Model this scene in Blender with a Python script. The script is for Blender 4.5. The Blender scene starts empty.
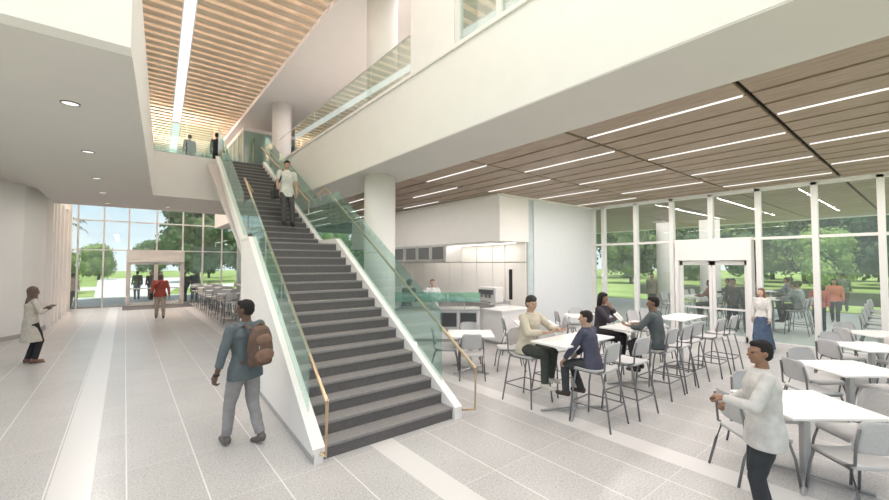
import bpy, bmesh, math, random
from mathutils import Vector, Matrix, noise
V=Vector
C=bpy.context.scene.collection
sc=bpy.context.scene
PI=math.pi
# ------------------------------------------------------------------ materials
MATS={}
def nodes(name):
    m=bpy.data.materials.new(name); m.use_nodes=True
    nt=m.node_tree; nt.nodes.clear()
    out=nt.nodes.new('ShaderNodeOutputMaterial'); return m,nt,out
def L(nt,a,b): nt.links.new(a,b)
def mat(name,col,rough=.6,metal=0.,var=.05,scale=8.,bump=0.,bscale=60.,spec=.4,rampcols=None,emis=0):
    if name in MATS: return MATS[name]
    m,nt,out=nodes(name)
    p=nt.nodes.new('ShaderNodeBsdfPrincipled'); L(nt,p.outputs[0],out.inputs[0])
    p.inputs['Roughness'].default_value=rough; p.inputs['Metallic'].default_value=metal
    p.inputs['Specular IOR Level'].default_value=spec
    tc=nt.nodes.new('ShaderNodeTexCoord'); n=nt.nodes.new('ShaderNodeTexNoise'); n.inputs['Scale'].default_value=scale
    n.inputs['Detail'].default_value=4
    L(nt,tc.outputs['Object'],n.inputs['Vector'])
    r=nt.nodes.new('ShaderNodeValToRGB'); L(nt,n.outputs[0],r.inputs[0])
    c=V(col[:3])
    r.color_ramp.elements[0].position=.3; r.color_ramp.elements[1].position=.7
    if rampcols: a,b=rampcols
    else: a=c*(1-var); b=c*(1+var)
    r.color_ramp.elements[0].color=(*[min(1,x) for x in a],1); r.color_ramp.elements[1].color=(*[min(1,x) for x in b],1)
    L(nt,r.outputs[0],p.inputs['Base Color'])
    if bump:
        n2=nt.nodes.new('ShaderNodeTexNoise'); n2.inputs['Scale'].default_value=bscale; L(nt,tc.outputs['Object'],n2.inputs['Vector'])
        b=nt.nodes.new('ShaderNodeBump'); b.inputs['Strength'].default_value=bump; b.inputs['Distance'].default_value=.01
        L(nt,n2.outputs[0],b.inputs['Height']); L(nt,b.outputs[0],p.inputs['Normal'])
    MATS[name]=m; return m
def emit(name,col,s):
    m,nt,out=nodes(name); e=nt.nodes.new('ShaderNodeEmission'); e.inputs[0].default_value=(*col,1); e.inputs[1].default_value=s
    L(nt,e.outputs[0],out.inputs[0]); return m
def glass(name,tint,base=.04,gain=1.,rough=0.0,haze=0.,hcol=(.6,.8,.75),cap=.3):
    m,nt,out=nodes(name)
    t=nt.nodes.new('ShaderNodeBsdfTransparent'); t.inputs[0].default_value=(*tint,1)
    g=nt.nodes.new('ShaderNodeBsdfGlossy'); g.inputs['Roughness'].default_value=rough; g.inputs[0].default_value=(.95,1,.98,1)
    lw=nt.nodes.new('ShaderNodeFresnel'); lw.inputs[0].default_value=1.45
    mm=nt.nodes.new('ShaderNodeMath'); mm.operation='MULTIPLY_ADD'; mm.inputs[1].default_value=gain; mm.inputs[2].default_value=base; mm.use_clamp=True
    L(nt,lw.outputs[0],mm.inputs[0])
    mn=nt.nodes.new('ShaderNodeMath'); mn.operation='MINIMUM'; mn.inputs[1].default_value=cap; L(nt,mm.outputs[0],mn.inputs[0])
    mx=nt.nodes.new('ShaderNodeMixShader'); L(nt,mn.outputs[0],mx.inputs[0])
    if haze:
        d=nt.nodes.new('ShaderNodeBsdfDiffuse'); d.inputs[0].default_value=(*hcol,1)
        m2=nt.nodes.new('ShaderNodeMixShader'); m2.inputs[0].default_value=haze
        L(nt,t.outputs[0],m2.inputs[1]); L(nt,d.outputs[0],m2.inputs[2]); L(nt,m2.outputs[0],mx.inputs[1])
    else: L(nt,t.outputs[0],mx.inputs[1])
    L(nt,g.outputs[0],mx.inputs[2])
    L(nt,mx.outputs[0],out.inputs[0]); return m
def floor_mat():
    m,nt,out=nodes('terrazzo_floor')
    p=nt.nodes.new('ShaderNodeBsdfPrincipled'); L(nt,p.outputs[0],out.inputs[0])
    p.inputs['Roughness'].default_value=.28; p.inputs['Specular IOR Level'].default_value=.35
    tc=nt.nodes.new('ShaderNodeTexCoord'); sp=nt.nodes.new('ShaderNodeSeparateXYZ'); L(nt,tc.outputs['Object'],sp.inputs[0])
    def M(op,a,b=None,c=None):
        n=nt.nodes.new('ShaderNodeMath'); n.operation=op
        for i,v in enumerate((a,b,c)):
            if v is None: continue
            if isinstance(v,(int,float)): n.inputs[i].default_value=v
            else: L(nt,v,n.inputs[i])
        return n.outputs[0]
    x=sp.outputs[0]; y=sp.outputs[1]
    def joint(c,off,per,w):
        a=M('FLOORED_MODULO',M('ADD',c,-off+per/2),per)
        return M('LESS_THAN',M('ABSOLUTE',M('SUBTRACT',a,per/2)),w)
    jx=joint(x,.06,.6,.006); jy=joint(y,.55,1.2,.0035)
    j=M('MAXIMUM',jx,M('MULTIPLY',jy,.7))
    def band(a,b): return M('MULTIPLY',M('GREATER_THAN',x,a),M('LESS_THAN',x,b))
    bd=M('MAXIMUM',M('MAXIMUM',band(-.52,-.2),band(2.32,2.62)),band(4.65,4.98))
    # tile tone
    tx=M('FLOOR',M('DIVIDE',M('ADD',x,-.06),.6)); ty=M('FLOOR',M('DIVIDE',M('ADD',y,-.55),1.2))
    cb=nt.nodes.new('ShaderNodeCombineXYZ'); L(nt,tx,cb.inputs[0]); L(nt,ty,cb.inputs[1])
    wn=nt.nodes.new('ShaderNodeTexWhiteNoise'); L(nt,cb.outputs[0],wn.inputs['Vector'])
    n1=nt.nodes.new('ShaderNodeTexNoise'); n1.inputs['Scale'].default_value=55; n1.inputs['Detail'].default_value=3; L(nt,tc.outputs['Object'],n1.inputs['Vector'])
    n2=nt.nodes.new('ShaderNodeTexVoronoi'); n2.inputs['Scale'].default_value=26; L(nt,tc.outputs['Object'],n2.inputs['Vector'])
    n3=nt.nodes.new('ShaderNodeTexNoise'); n3.inputs['Scale'].default_value=1.6; L(nt,tc.outputs['Object'],n3.inputs['Vector'])
    spk=M('LESS_THAN',n2.outputs['Distance'],.17)
    v=M('ADD',.495,M('MULTIPLY',M('SUBTRACT',n1.outputs[0],.5),.55))
    v=M('ADD',v,M('MULTIPLY',M('SUBTRACT',n3.outputs[0],.5),.10))
    v=M('ADD',v,M('MULTIPLY',M('SUBTRACT',wn.outputs[0],.5),.035))
    v=M('SUBTRACT',v,M('MULTIPLY',spk,.17))
    def mixv(a,b,f): return M('ADD',M('MULTIPLY',a,M('SUBTRACT',1.,f)),M('MULTIPLY',b,f) )
    v=mixv(v,.76,j); v=mixv(v,.68,bd)
    cc=nt.nodes.new('ShaderNodeCombineColor'); L(nt,v,cc.inputs[0]); L(nt,M('MULTIPLY',v,.968),cc.inputs[1]); L(nt,M('MULTIPLY',v,.95),cc.inputs[2])
    L(nt,cc.outputs[0],p.inputs['Base Color']); return m
def plank_mat():
    # wood planks running along Y, .54 wide, seams every 2.19 m; dark gaps
    m,nt,out=nodes('wood_plank_ceiling')
    p=nt.nodes.new('ShaderNodeBsdfPrincipled'); L(nt,p.outputs[0],out.inputs[0]); p.inputs['Roughness'].default_value=.5
    tc=nt.nodes.new('ShaderNodeTexCoord'); mp=nt.nodes.new('ShaderNodeMapping'); L(nt,tc.outputs['Object'],mp.inputs[0])
    mp.inputs['Scale'].default_value=(14,1.1,14)
    n=nt.nodes.new('ShaderNodeTexNoise'); n.inputs['Scale'].default_value=2.2; n.inputs['Detail'].default_value=6; L(nt,mp.outputs[0],n.inputs[0])
    r=nt.nodes.new('ShaderNodeValToRGB'); L(nt,n.outputs[0],r.inputs[0])
    r.color_ramp.elements[0].position=.3; r.color_ramp.elements[1].position=.72
    r.color_ramp.elements[0].color=(.285,.205,.15,1); r.color_ramp.elements[1].color=(.44,.335,.26,1)
    L(nt,r.outputs[0],p.inputs['Base Color']); return m
def slat_mat():
    m,nt,out=nodes('pale_oak_slat')
    p=nt.nodes.new('ShaderNodeBsdfPrincipled'); L(nt,p.outputs[0],out.inputs[0]); p.inputs['Roughness'].default_value=.55
    tc=nt.nodes.new('ShaderNodeTexCoord'); mp=nt.nodes.new('ShaderNodeMapping'); L(nt,tc.outputs['Object'],mp.inputs[0])
    mp.inputs['Scale'].default_value=(1.2,12,12)
    n=nt.nodes.new('ShaderNodeTexNoise'); n.inputs['Scale'].default_value=2.5; n.inputs['Detail'].default_value=6; L(nt,mp.outputs[0],n.inputs[0])
    r=nt.nodes.new('ShaderNodeValToRGB'); L(nt,n.outputs[0],r.inputs[0])
    r.color_ramp.elements[0].position=.3; r.color_ramp.elements[1].position=.72
    r.color_ramp.elements[0].color=(.55,.425,.31,1); r.color_ramp.elements[1].color=(.78,.66,.53,1)
    L(nt,r.outputs[0],p.inputs['Base Color']); return m
WHITE=mat('white_painted_plaster',(.86,.825,.80),.7,var=.012,scale=3)
PANEL=mat('white_wall_panel',(.84,.82,.80),.5,var=.012,scale=2)
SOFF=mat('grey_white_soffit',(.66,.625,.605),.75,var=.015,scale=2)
WARMP=mat('warm_white_panel',(.84,.80,.75),.5,var=.02,scale=2)
BASEB=mat('grey_baseboard',(.42,.41,.40),.6)
FRAME=mat('white_aluminium_frame',(.80,.78,.76),.4,var=.01)
STEPM=mat('charcoal_stair_tile',(.125,.115,.112),.7,var=.12,scale=30,bump=.1)
TREADM=mat('grey_stair_tread',(.25,.235,.23),.6,var=.10,scale=30,bump=.1)
BRASS=mat('brushed_brass_rail',(.60,.47,.33),.32,1.,var=.05)
STEEL=mat('brushed_steel',(.62,.62,.62),.35,1.,var=.04)
DARKM=mat('dark_grey_metal',(.16,.16,.165),.45,.4)
LEGM=mat('grey_chair_metal',(.20,.20,.205),.4,.4)
SEATM=mat('light_grey_chair_shell',(.52,.51,.505),.55,var=.04)
BACKM=mat('pale_grey_mesh_back',(.50,.49,.49),.5,var=.06,scale=40)
TOPM=mat('white_laminate_top',(.86,.84,.82),.3,var=.01)
EDGE=mat('grey_table_edge',(.55,.54,.53),.4)
TUBE=mat('silver_table_leg',(.50,.50,.50),.35,.6)
BLACK=mat('black_trim',(.02,.02,.02),.5)
DGLASS=mat('dark_appliance_glass',(.07,.075,.08),.15)
GL=glass('clear_curtain_glass',(.95,.985,.97),.015,.5,haze=.045,hcol=(.80,.88,.84))
GLG=glass('green_tinted_stair_glass',(.88,.965,.94),.015,.4,haze=.10,hcol=(.42,.62,.56))
GLB=glass('reflective_balustrade_glass',(.86,.92,.89),.22,1.)
PLANK=plank_mat(); SLAT=slat_mat(); FLOORM=floor_mat()
LAMP=emit('lamp_diffuser',(1,.97,.92),1.15)
LAMPW=emit('warm_strip_light',(1,.93,.82),4.0)
# ------------------------------------------------------------------ mesh builder
class MB:
    def __init__(s): s.bm=bmesh.new()
    def box(s,x0,x1,y0,y1,z0,z1):
        v=[s.bm.verts.new(p) for p in ((x0,y0,z0),(x1,y0,z0),(x1,y1,z0),(x0,y1,z0),(x0,y0,z1),(x1,y0,z1),(x1,y1,z1),(x0,y1,z1))]
        for f in ((3,2,1,0),(4,5,6,7),(0,1,5,4),(1,2,6,5),(2,3,7,6),(3,0,4,7)): s.bm.faces.new([v[i] for i in f])
        return s
    def prism(s,pts,d):      # polygon pts (3d) extruded by vector d
        a=[s.bm.verts.new(p) for p in pts]; b=[s.bm.verts.new(V(p)+V(d)) for p in pts]; n=len(a)
        s.bm.faces.new(a[::-1]); s.bm.faces.new(b)
        for i in range(n): s.bm.faces.new((a[i],a[(i+1)%n],b[(i+1)%n],b[i]))
        return s
    def tube(s,pts,r,n=8,r2=None,flat=None):
        pts=[V(p) for p in pts]; rings=[]
        up=V((0,0,1))
        for i,p in enumerate(pts):
            if i==0: d=pts[1]-p
            elif i==len(pts)-1: d=p-pts[i-1]
            else: d=(pts[i+1]-p).normalized()+(p-pts[i-1]).normalized()
            d.normalize()
            a=up if abs(d.z)<.95 else V((0,1,0))
            u=d.cross(a).normalized(); w=u.cross(d).normalized()
            rr=r if r2 is None else r+(r2-r)*i/(len(pts)-1)
            fu,fw=(1,1) if flat is None else flat
            rings.append([s.bm.verts.new(p+u*math.cos(2*PI*k/n)*rr*fu+w*math.sin(2*PI*k/n)*rr*fw) for k in range(n)])
        for a,b in zip(rings,rings[1:]):
            for k in range(n): s.bm.faces.new((a[k],a[(k+1)%n],b[(k+1)%n],b[k]))
        s.bm.faces.new(rings[0][::-1]); s.bm.faces.new(rings[-1]); return s
    def lathe(s,prof,c=(0,0,0),n=32,caps=True):
        rings=[[s.bm.verts.new((c[0]+r*math.cos(2*PI*k/n),c[1]+r*math.sin(2*PI*k/n),c[2]+z)) for k in range(n)] for r,z in prof]
        for a,b in zip(rings,rings[1:]):
            for k in range(n): s.bm.faces.new((a[k],a[(k+1)%n],b[(k+1)%n],b[k]))
        if caps: s.bm.faces.new(rings[0][::-1]); s.bm.faces.new(rings[-1])
        return s
    def loft(s,rings):
        R=[[s.bm.verts.new(p) for p in r] for r in rings]; n=len(R[0])
        for a,b in zip(R,R[1:]):
            for k in range(n): s.bm.faces.new((a[k],a[(k+1)%n],b[(k+1)%n],b[k]))
        s.bm.faces.new(R[0][::-1]); s.bm.faces.new(R[-1]); return s
    def ball(s,c,r,rot=None,seg=12):
        m=Matrix.Translation(V(c))@(rot.to_4x4() if rot else Matrix())@Matrix.Diagonal((*r,1) if hasattr(r,'__len__') else (r,r,r,1))
        bmesh.ops.create_uvsphere(s.bm,u_segments=seg,v_segments=max(6,seg*2//3),radius=1,matrix=m); return s
    def cap(s,p0,p1,r0,r1,n=12,flat0=False,flat1=False):
        p0=V(p0);p1=V(p1);d=(p1-p0); 
        if d.length<1e-5: return s
        d.normalize()
        a=V((0,0,1)) if abs(d.z)<.95 else V((0,1,0))
        u=d.cross(a).normalized();w=u.cross(d)
        rings=[]
        def ring(c,r): rings.append([s.bm.verts.new(c+u*math.cos(2*PI*k/n)*r+w*math.sin(2*PI*k/n)*r) for k in range(n)])
        if not flat0:
            for t in (80,50,25): ring(p0-d*r0*math.sin(math.radians(t)),r0*math.cos(math.radians(t)))
        ring(p0,r0); ring(p1,r1)
        if not flat1:
            for t in (25,50,80): ring(p1+d*r1*math.sin(math.radians(t)),r1*math.cos(math.radians(t)))
        for a_,b_ in zip(rings,rings[1:]):
            for k in range(n): s.bm.faces.new((a_[k],a_[(k+1)%n],b_[(k+1)%n],b_[k]))
        s.bm.faces.new(rings[0][::-1]); s.bm.faces.new(rings[-1]); return s
    def build(s,name,m,parent=None,smooth=False,bevel=0,loc=None):
        bmesh.ops.recalc_face_normals(s.bm,faces=s.bm.faces)
        me=bpy.data.meshes.new(name); s.bm.to_mesh(me); s.bm.free()
        if smooth:
            for p in me.polygons: p.use_smooth=True
        for mm in (m if isinstance(m,(list,tuple)) else [m]): me.materials.append(mm)
        o=bpy.data.objects.new(name,me); C.objects.link(o)
        if parent: o.parent=parent
        if loc: o.location=loc
        if bevel:
            b=o.modifiers.new('bevel','BEVEL'); b.width=bevel; b.segments=2; b.limit_method='ANGLE'
        return o
def tag(o,label=None,cat=None,group=None,kind=None):
    if label: o['label']=label
    if cat: o['category']=cat
    if group: o['group']=group
    if kind: o['kind']=kind
    return o
def empty(name,loc=(0,0,0),rz=0,**k):
    o=bpy.data.objects.new(name,None); o.empty_display_size=.1; C.objects.link(o); o.location=loc; o.rotation_euler=(0,0,rz)
    return tag(o,**k)
def kids(o): return KIDS.get(o,[])
def copy_tree(o,loc,rz,label,group=None):
    def rec(a,par):
        c=a.copy(); C.objects.link(c)
        if par: c.parent=par
        for ch in list(a.children): rec(ch,c)
        return c
    c=rec(o,None); c.location=loc; c.rotation_euler=(0,0,rz); c['label']=label
    if group: c['group']=group
    return c
def struct(o,label=None,cat=None): 
    o['kind']='structure'
    if label: o['label']=label
    if cat: o['category']=cat
    return o
def bx(name,m,b,parent=None,bevel=0):
    return MB().box(*b).build(name,m,parent,bevel=bevel)

# ------------------------------------------------------------------ SETTING
SZ=4.18; UF=5.52; RC=8.55       # soffit height, upper floor, roof ceiling
struct(bx('floor',FLOORM,(-8,13.2,-3,26,-.2,0)),'pale speckled terrazzo floor of the lobby','floor')
# left slab over entry: edge leans slightly
def slabx(y): return 0.0+.0615*(y-4.7)
m=MB().prism([(-8,4.7,SZ),(slabx(4.7),4.7,SZ),(slabx(14.4),14.4,SZ),(-1.87,14.4,SZ),(-1.87,11.0,SZ),(-1.87,4.9,SZ),(-8,4.9,SZ)],(0,0,UF-SZ))
struct(m.build('ceiling',WHITE),'white upper floor slab edge above the entry lobby','ceiling')
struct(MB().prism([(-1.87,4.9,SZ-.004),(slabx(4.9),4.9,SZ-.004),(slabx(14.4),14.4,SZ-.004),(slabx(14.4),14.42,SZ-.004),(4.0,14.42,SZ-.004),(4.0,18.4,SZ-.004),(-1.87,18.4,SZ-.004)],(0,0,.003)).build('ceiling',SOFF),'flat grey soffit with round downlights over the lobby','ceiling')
struct(bx('ceiling',WHITE,(-1.87,3.99,14.401,18.4,SZ,UF-.02)),'white fascia of the upper floor at the top of the stairs','ceiling')
struct(bx('floor',mat('grey_carpet',(.35,.38,.40),.9),(-1.87,9.5,14.42,18.38,UF-.02,UF)),'upper floor landing surface','floor')
struct(bx('ceiling',SOFF,(-8,-1.88,4.92,18.4,SZ+.30,SZ+.4)),'recessed grey ceiling strip beside the left wall','ceiling')
# left walls
m=MB().prism([(-2.05,18.0,.12),(-2.33,16.8,.12),(-4.6,13.2,.12),(-4.75,13.3,.12),(-2.5,16.9,.12),(-2.2,18.05,.12)],(0,0,4.36))
struct(m.build('wall_left',PANEL),'white angled wall at the left behind the woman in a coat','wall')
m=MB().prism([(-2.03,18.0,0),(-2.31,16.78,0),(-4.6,13.15,0),(-4.75,13.3,0),(-2.5,16.9,0),(-2.2,18.05,0)],(0,0,.12))
struct(m.build('baseboard_left',BASEB),'grey baseboard below the angled wall','baseboard')
struct(bx('wall_left',mat('dark_grey_strip',(.2,.2,.2),.6),(-4.3,-4.02,13.9,14.2,1.8,4.48)))  # plain dark grey strip near the front end of the angled wall
m=MB()
m.box(-2.3,-2.06,18.05,26,0.12,4.48)
struct(m.build('wall_left',PANEL),'white panelled wall with vertical fins by the entrance','wall')
struct(bx('wall_left',WHITE,(-2.3,-2.05,18.4,26,4.48,8.5)))
struct(bx('wall_left',WHITE,(-3.2,-3.0,4.9,30,UF,RC+1.0)),'white upper wall added out of view left of the atrium','wall')  # unseen; added to keep open sky out of the balustrade reflections
struct(bx('baseboard_left',BASEB,(-2.06,-1.99,18.05,25.9,0,.12)))
fi=0
for y in (18.6,19.4,20.4,21.6,23.0,24.5):
    struct(bx('trim_%d'%(fi+1),WHITE,(-2.06,-1.90,y,y+.22,.0,4.48))); fi+=1
struct(bx('trim_%d'%(fi+1),DARKM,(-2.06,-2.03,19.7,24.4,2.62,2.7)))
# right: big fascia
m=MB().box(3.97,4.2,-3,26,SZ+.02,UF-.0)
struct(m.build('wall_right',WHITE),'long white fascia band of the upper floor','wall')
struct(bx('trim_8',WHITE,(3.94,4.22,-3,26,UF,UF+.07),bevel=.008))
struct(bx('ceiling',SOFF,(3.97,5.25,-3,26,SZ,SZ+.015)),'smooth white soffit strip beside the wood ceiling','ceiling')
# wood plank ceiling: real planks with gaps; seams at 1.37+2.19k
m=MB()
k0,k1=-2,11
seams=[1.37+2.19*k for k in range(k0,k1+1)]
PW=.5385
xs=[5.28+PW*i for i in range(15)]
for a,b in zip(seams,seams[1:]):
    for i,x in enumerate(xs):
        x1=x+PW-.065
        if x1>13.15: x1=13.15
        if x>8.35 and a>7.7: continue
        y1=b-.03
        if x>8.0 and b>7.9: y1=min(y1,7.9)
        if y1-a<.05: continue
        m.box(x,x1,a+.03,y1,SZ+.01,SZ+.05)
struct(m.build('ceiling',PLANK),'brown wood plank ceiling over the seating area','ceiling')
struct(bx('ceiling',mat('ceiling_gap_shade',(.05,.04,.035),.8),(5.25,13.2,-3,26,SZ+.1,SZ+.14)),'near-black sheet painting the shade above the wood planks','ceiling')  # near-black colour puts shade into the gaps between planks
struct(bx('floor',WHITE,(4.2,13.3,-3,26,UF-.3,UF-.02)),'upper floor slab over the seating area','floor')
struct(bx('trim_15',FRAME,(13.10,13.42,-3,7.9,SZ-.005,SZ+.06)))
# linear lights in plank gaps
ll=None; n=0
for k,a in enumerate(seams[:-1]):
    for i in range(0,16):
        if i%4!=(1 if k%2==0 else 3): continue
        x=5.28+PW*i-.0325
        if x<5.4 or x>12.9: continue
        if x>8.0 and a>7.0: continue
        y0=a+.06;y1=a+2.13
        if x>8 and y1>7.85: y1=7.85
        loc=(x,(y0+y1)/2,SZ-.005)
        if ll is None or True:
            if ll is None:
                ll=empty('ceiling_light',loc,label='x',cat='ceiling light',group='slim linear lights in the wood ceiling')
                h=(y1-y0)/2
                bx('diffuser',LAMP,(-.008,.008,-h,h,0,.02),ll); bx('housing',FRAME,(-.009,.009,-h-.01,h+.01,.02,.06),ll)
                o=ll
            else: o=copy_tree(ll,loc,0,'x')
            o['label']='slim white linear light set between brown ceiling planks'
# roof slats
rs=empty('ceiling',(0,0,0),label='pale oak baffle ceiling high over the atrium',cat='ceiling'); rs['kind']='structure'
y=5.2; i=0
slatmesh=None
while y<30:
    if slatmesh is None:
        o=bx('slat',SLAT,(-2.4,3.80,0,.26,RC,RC+.30),rs); slatmesh=o; o.location=(0,y,0)
    else:
        o=slatmesh.copy(); C.objects.link(o); o.parent=rs; o.location=(0,y,0)
    y+=.415; i+=1
struct(bx('ceiling',WHITE,(-3,14,-3,31,RC+1.0,RC+1.1)),'white roof deck above the oak baffles','ceiling')
struct(bx('ceiling',WHITE,(3.98,13.3,-3,31,RC,RC+.12)),'smooth white upper soffit right of the baffles','ceiling')
struct(bx('trim_9',WHITE,(3.86,3.98,-3,31,RC-.05,RC+1.0)))
# white light channel
ch=empty('ceiling_light',(0,0,0),label='long white linear light channel running across the oak baffles',cat='ceiling light')
MB().prism([(.66,5,RC-.04),(.86,5,RC-.04),(2.30,29.5,RC-.04),(1.95,29.5,RC-.04)],(0,0,.035)).build('diffuser',emit('channel_glow',(1,.98,.95),1.15),ch)
MB().prism([(.63,5,RC-.005),(.89,5,RC-.005),(2.33,29.5,RC-.005),(1.92,29.5,RC-.005)],(0,0,.02)).build('housing',FRAME,ch)
random.seed(4)
bl=None
for (x,yk,l) in [(2.9,3,1.6),(2.2,6,1.5),(3.0,9,1.2),(1.3,4,.9),(0.2,3,1.0),(2.6,13,1.3),(.4,8,.9),(2.0,16,1.4),(3.0,19,1.2),(1.5,10,1.1),(.3,13,.9),(2.8,24,1.2),(2.1,27,1.2),(1.6,21,1.2),(.5,19,.8),(3.0,30,1.0),(2.3,34,1.0),(.3,25,.9)]:
    yy=5.2+.415*yk+.26+.0775+4
    loc=(x,yy,RC+.06)
    if bl is None:
        bl=empty('strip_light',loc,label='x',cat='ceiling light',group='short strip lights between the oak baffles')
        bx('diffuser',LAMPW,(-.5,.5,-.045,.045,0,.02),bl); bx('housing',FRAME,(-.51,.51,-.05,.05,.02,.06),bl); o=bl
    else: o=copy_tree(bl,loc,0,'x')
    o.scale=(l,1,1)
    o['label']='short warm strip light glowing in a gap between the oak baffles'
# downlights
dl=None
for (x,y,w) in [(-.58,6.8,'largest and nearest of the row'),(-.56,9.55,'second from the front of the row'),(-.56,12.4,'third from the front of the row'),(-.53,14.8,'fourth from the front of the row'),(-.5,17.3,'at the far end of the row'),(1.15,17.2,'between the row and the stairs'),(3.0,17.2,'just left of the stair underside')]:
    loc=(x,y,SZ-.004)
    if dl is None:
        dl=empty('downlight',loc,label='x',cat='downlight',group='round recessed downlights in the grey soffit')
        MB().lathe([(.082,-.0),(.085,-.012),(.095,-.012),(.1,0)],n=24,caps=False).build('trim_ring',DARKM,dl)
        MB().lathe([(.083,-.006),(.083,-.002)],n=24).build('lens',LAMP,dl); o=dl
    else: o=copy_tree(dl,loc,0,'x')
    o['label']='round recessed downlight in the grey soffit, '+w
# columns
def column(x,y,z0,z1,r,label):
    o=MB().lathe([(r,0),(r,z1-z0)],n=48).build('column',WHITE,smooth=True,loc=(x,y,z0))
    for p in o.data.polygons: p.use_smooth=len(p.vertices)==4
    return tag(o,label,'column')
column(4.63,8.17,0,SZ,.36,'round white column on the ground floor behind the stair glass')
column(4.66,8.15,UF,RC,.36,'large round white column upstairs behind the glass balustrade')
column(4.80,16.4,UF,RC,.36,'round white column upstairs near the head of the stairs')
# upstairs white panel & windows on fascia plane
struct(bx('wall_upper',WHITE,(4.0,4.5,4.72,5.96,UF+.07,RC)),'white wall panel standing on the upper fascia','wall')
w=empty('window_3',(0,0,0),label='upper floor window strip above the white fascia',cat='window'); w['kind']='structure'
for y in (4.62,3.72,2.6,1.4,.2,-1): bx('mullion',FRAME,(4.0,4.1,y,y+.09,UF+.07,RC),w)
bx('sill',FRAME,(4.0,4.15,-1,4.71,UF+.07,UF+.12),w)
for a,b in ((4.62,3.81),(3.72,2.69),(2.6,1.49),(1.4,.29)): bx('pane',GLB,(4.045,4.055,b,a,UF+.12,RC),w)
struct(bx('wall_upper',mat('tan_office_wall',(.55,.50,.42),.8),(7,7.1,-1,6,UF,RC)))  # one even tan colour behind the upper windows
# upstairs balustrade right
b=empty('glass_balustrade',(4.08,0,UF+.07),label='clear glass balustrade along the upper right fascia',cat='balustrade')
y=6.0
while y<12.5:
    bx('glass_panel',GLB,(-.006,.006,y,y+1.62,0,.85),b); y+=1.64
bx('top_edge',FRAME,(-.01,.01,6.0,14.2,.85,.865),b)
# plank wall upstairs right; its wood stands in for slats mirrored in the glass
struct(bx('wall_upper',PLANK,(9.5,9.6,6,26,UF,RC)))
# landing balustrade
b=empty('glass_balustrade',(0,14.5,UF),label='glass balustrade on the landing left of the stair head',cat='balustrade')
for x0,x1 in ((.62,1.40),(1.42,2.12)): bx('glass_panel',GLB if False else GLG,(x0,x1,-.006,.006,0,.95),b)
bx('top_edge',BRASS,(.62,2.12,-.012,.012,.95,.97),b)
b=empty('glass_balustrade',(0,18.3,UF),label='glass balustrade along the far side of the upper landing',cat='balustrade')
for x0 in (-1.5,-.2,1.1,2.4): bx('glass_panel',GLG,(x0,x0+1.28,-.006,.006,0,1.0),b)
bx('top_edge',STEEL,(-1.5,3.7,-.012,.012,1.0,1.02),b)
# upstairs glass room
b=empty('glass_room',(3.85,18.5,UF),label='glass walled office upstairs behind the stair head',cat='glass room')
bx('roof_band',WHITE,(-.02,2.5,-.02,7.0,2.35,2.5),b)
for k in range(8): bx('mullion',FRAME,(-.04,.02,k*.99,k*.99+.07,0,2.35),b)
for k in range(7): bx('glass_panel',GLG,(-.012,-.002,k*.99+.07,k*.99+.99,0,2.35),b)
for k in range(7): bx('wood_panel',PLANK,(.5,.52,k*.99+.3,k*.99+.75,0,2.2),b)
bx('glass_panel',GLG,(0,1.2,-.012,-.002,0,2.35),b)
bx('rear_wall',mat('dusky_teal_wall',(.25,.33,.33),.7),(.0,2.5,6.9,7.0,0,2.35),b)
bx('side_wall',mat('dusky_teal_wall',(.25,.33,.33),.7),(2.4,2.5,.0,6.9,0,2.35),b)
# ------------------------------------------------------------------ curtain walls
def mull(parent,b): return bx('mullion',FRAME,b,parent)
w=empty('window_1',(0,26,0),label='tall glazed curtain wall at the far end of the lobby',cat='window'); w['kind']='structure'
cx=[-2.05,-1.79,-.84,.14,1.3,2.46,3.41,4.36,5.2,6.2,7.2,8.2,9.2,10.2,11.2,12.2]
for x in cx:
    z0=2.85 if abs(x-1.3)<.01 else 0
    mull(w,(x-.035,x+.035,-.05,.08,z0,8.5))
for zt in (2.85,4.3,5.8,7.2):
    bx('transom',FRAME,(-2.05,12.2,-.04,.06,zt-.03,zt+.03),w)
bx('base_rail',mat('grey_base_rail',(.35,.37,.38),.5),(-2.05,.14,-.04,.06,0,.08),w); bx('base_rail',MATS['grey_base_rail'],(2.46,12.2,-.04,.06,0,.08),w)
zs=[.08,2.85,4.3,5.8,7.2,8.5]
for a,b_ in zip(cx,cx[1:]):
    for z0,z1 in zip(zs,zs[1:]):
        if z0==.08 and a>.1 and b_<2.5: continue
        bx('pane',GL,(a+.035,b_-.035,0,.01,z0,z1),w)
def doorset(name,loc,rz,wd,label):
    d=empty(name,loc,rz,label=label,cat='door'); d['kind']='structure'
    # local: x along width 0..wd, y depth, faces -y
    bx('header',FRAME,(-.08,wd+.08,-.16,.16,2.25,2.88),d,bevel=.01)
    for x in (-.08,wd-.02): bx('jamb',FRAME,(x,x+.10,-.16,.16,0,2.25),d)
    for s in (0,1):
        a=.02+s*(wd/2-.02); b_=a+wd/2-.03
        f=MB(); f.box(a,a+.08,-.03,.03,0.01,2.24); f.box(b_-.08,b_,-.03,.03,.01,2.24); f.box(a,b_,-.03,.03,2.12,2.24); f.box(a,b_,-.03,.03,.01,.16)
        q=f.build('door_leaf',FRAME,d); bx('pane',GL,(a+.08,b_-.08,-.004,.004,.16,2.12),q)
        bx('push_bar',FRAME,(a+.08,b_-.08,-.06,-.03,.85,.90),q)
    return d
doorset('door_1',(.14,26,0),0,2.32,'white framed glass entrance doors in the far curtain wall')
struct(bx('trim_10',mat('dark_entrance_mat',(.16,.15,.15),.95,bump=.2),(-.05,2.78,23.7,25.8,.0,.012)),'dark entrance mat inside the far doors')
w=empty('window_2',(13.3,0,0),label='tall glazed curtain wall along the right side of the dining area',cat='window'); w['kind']='structure'
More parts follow.
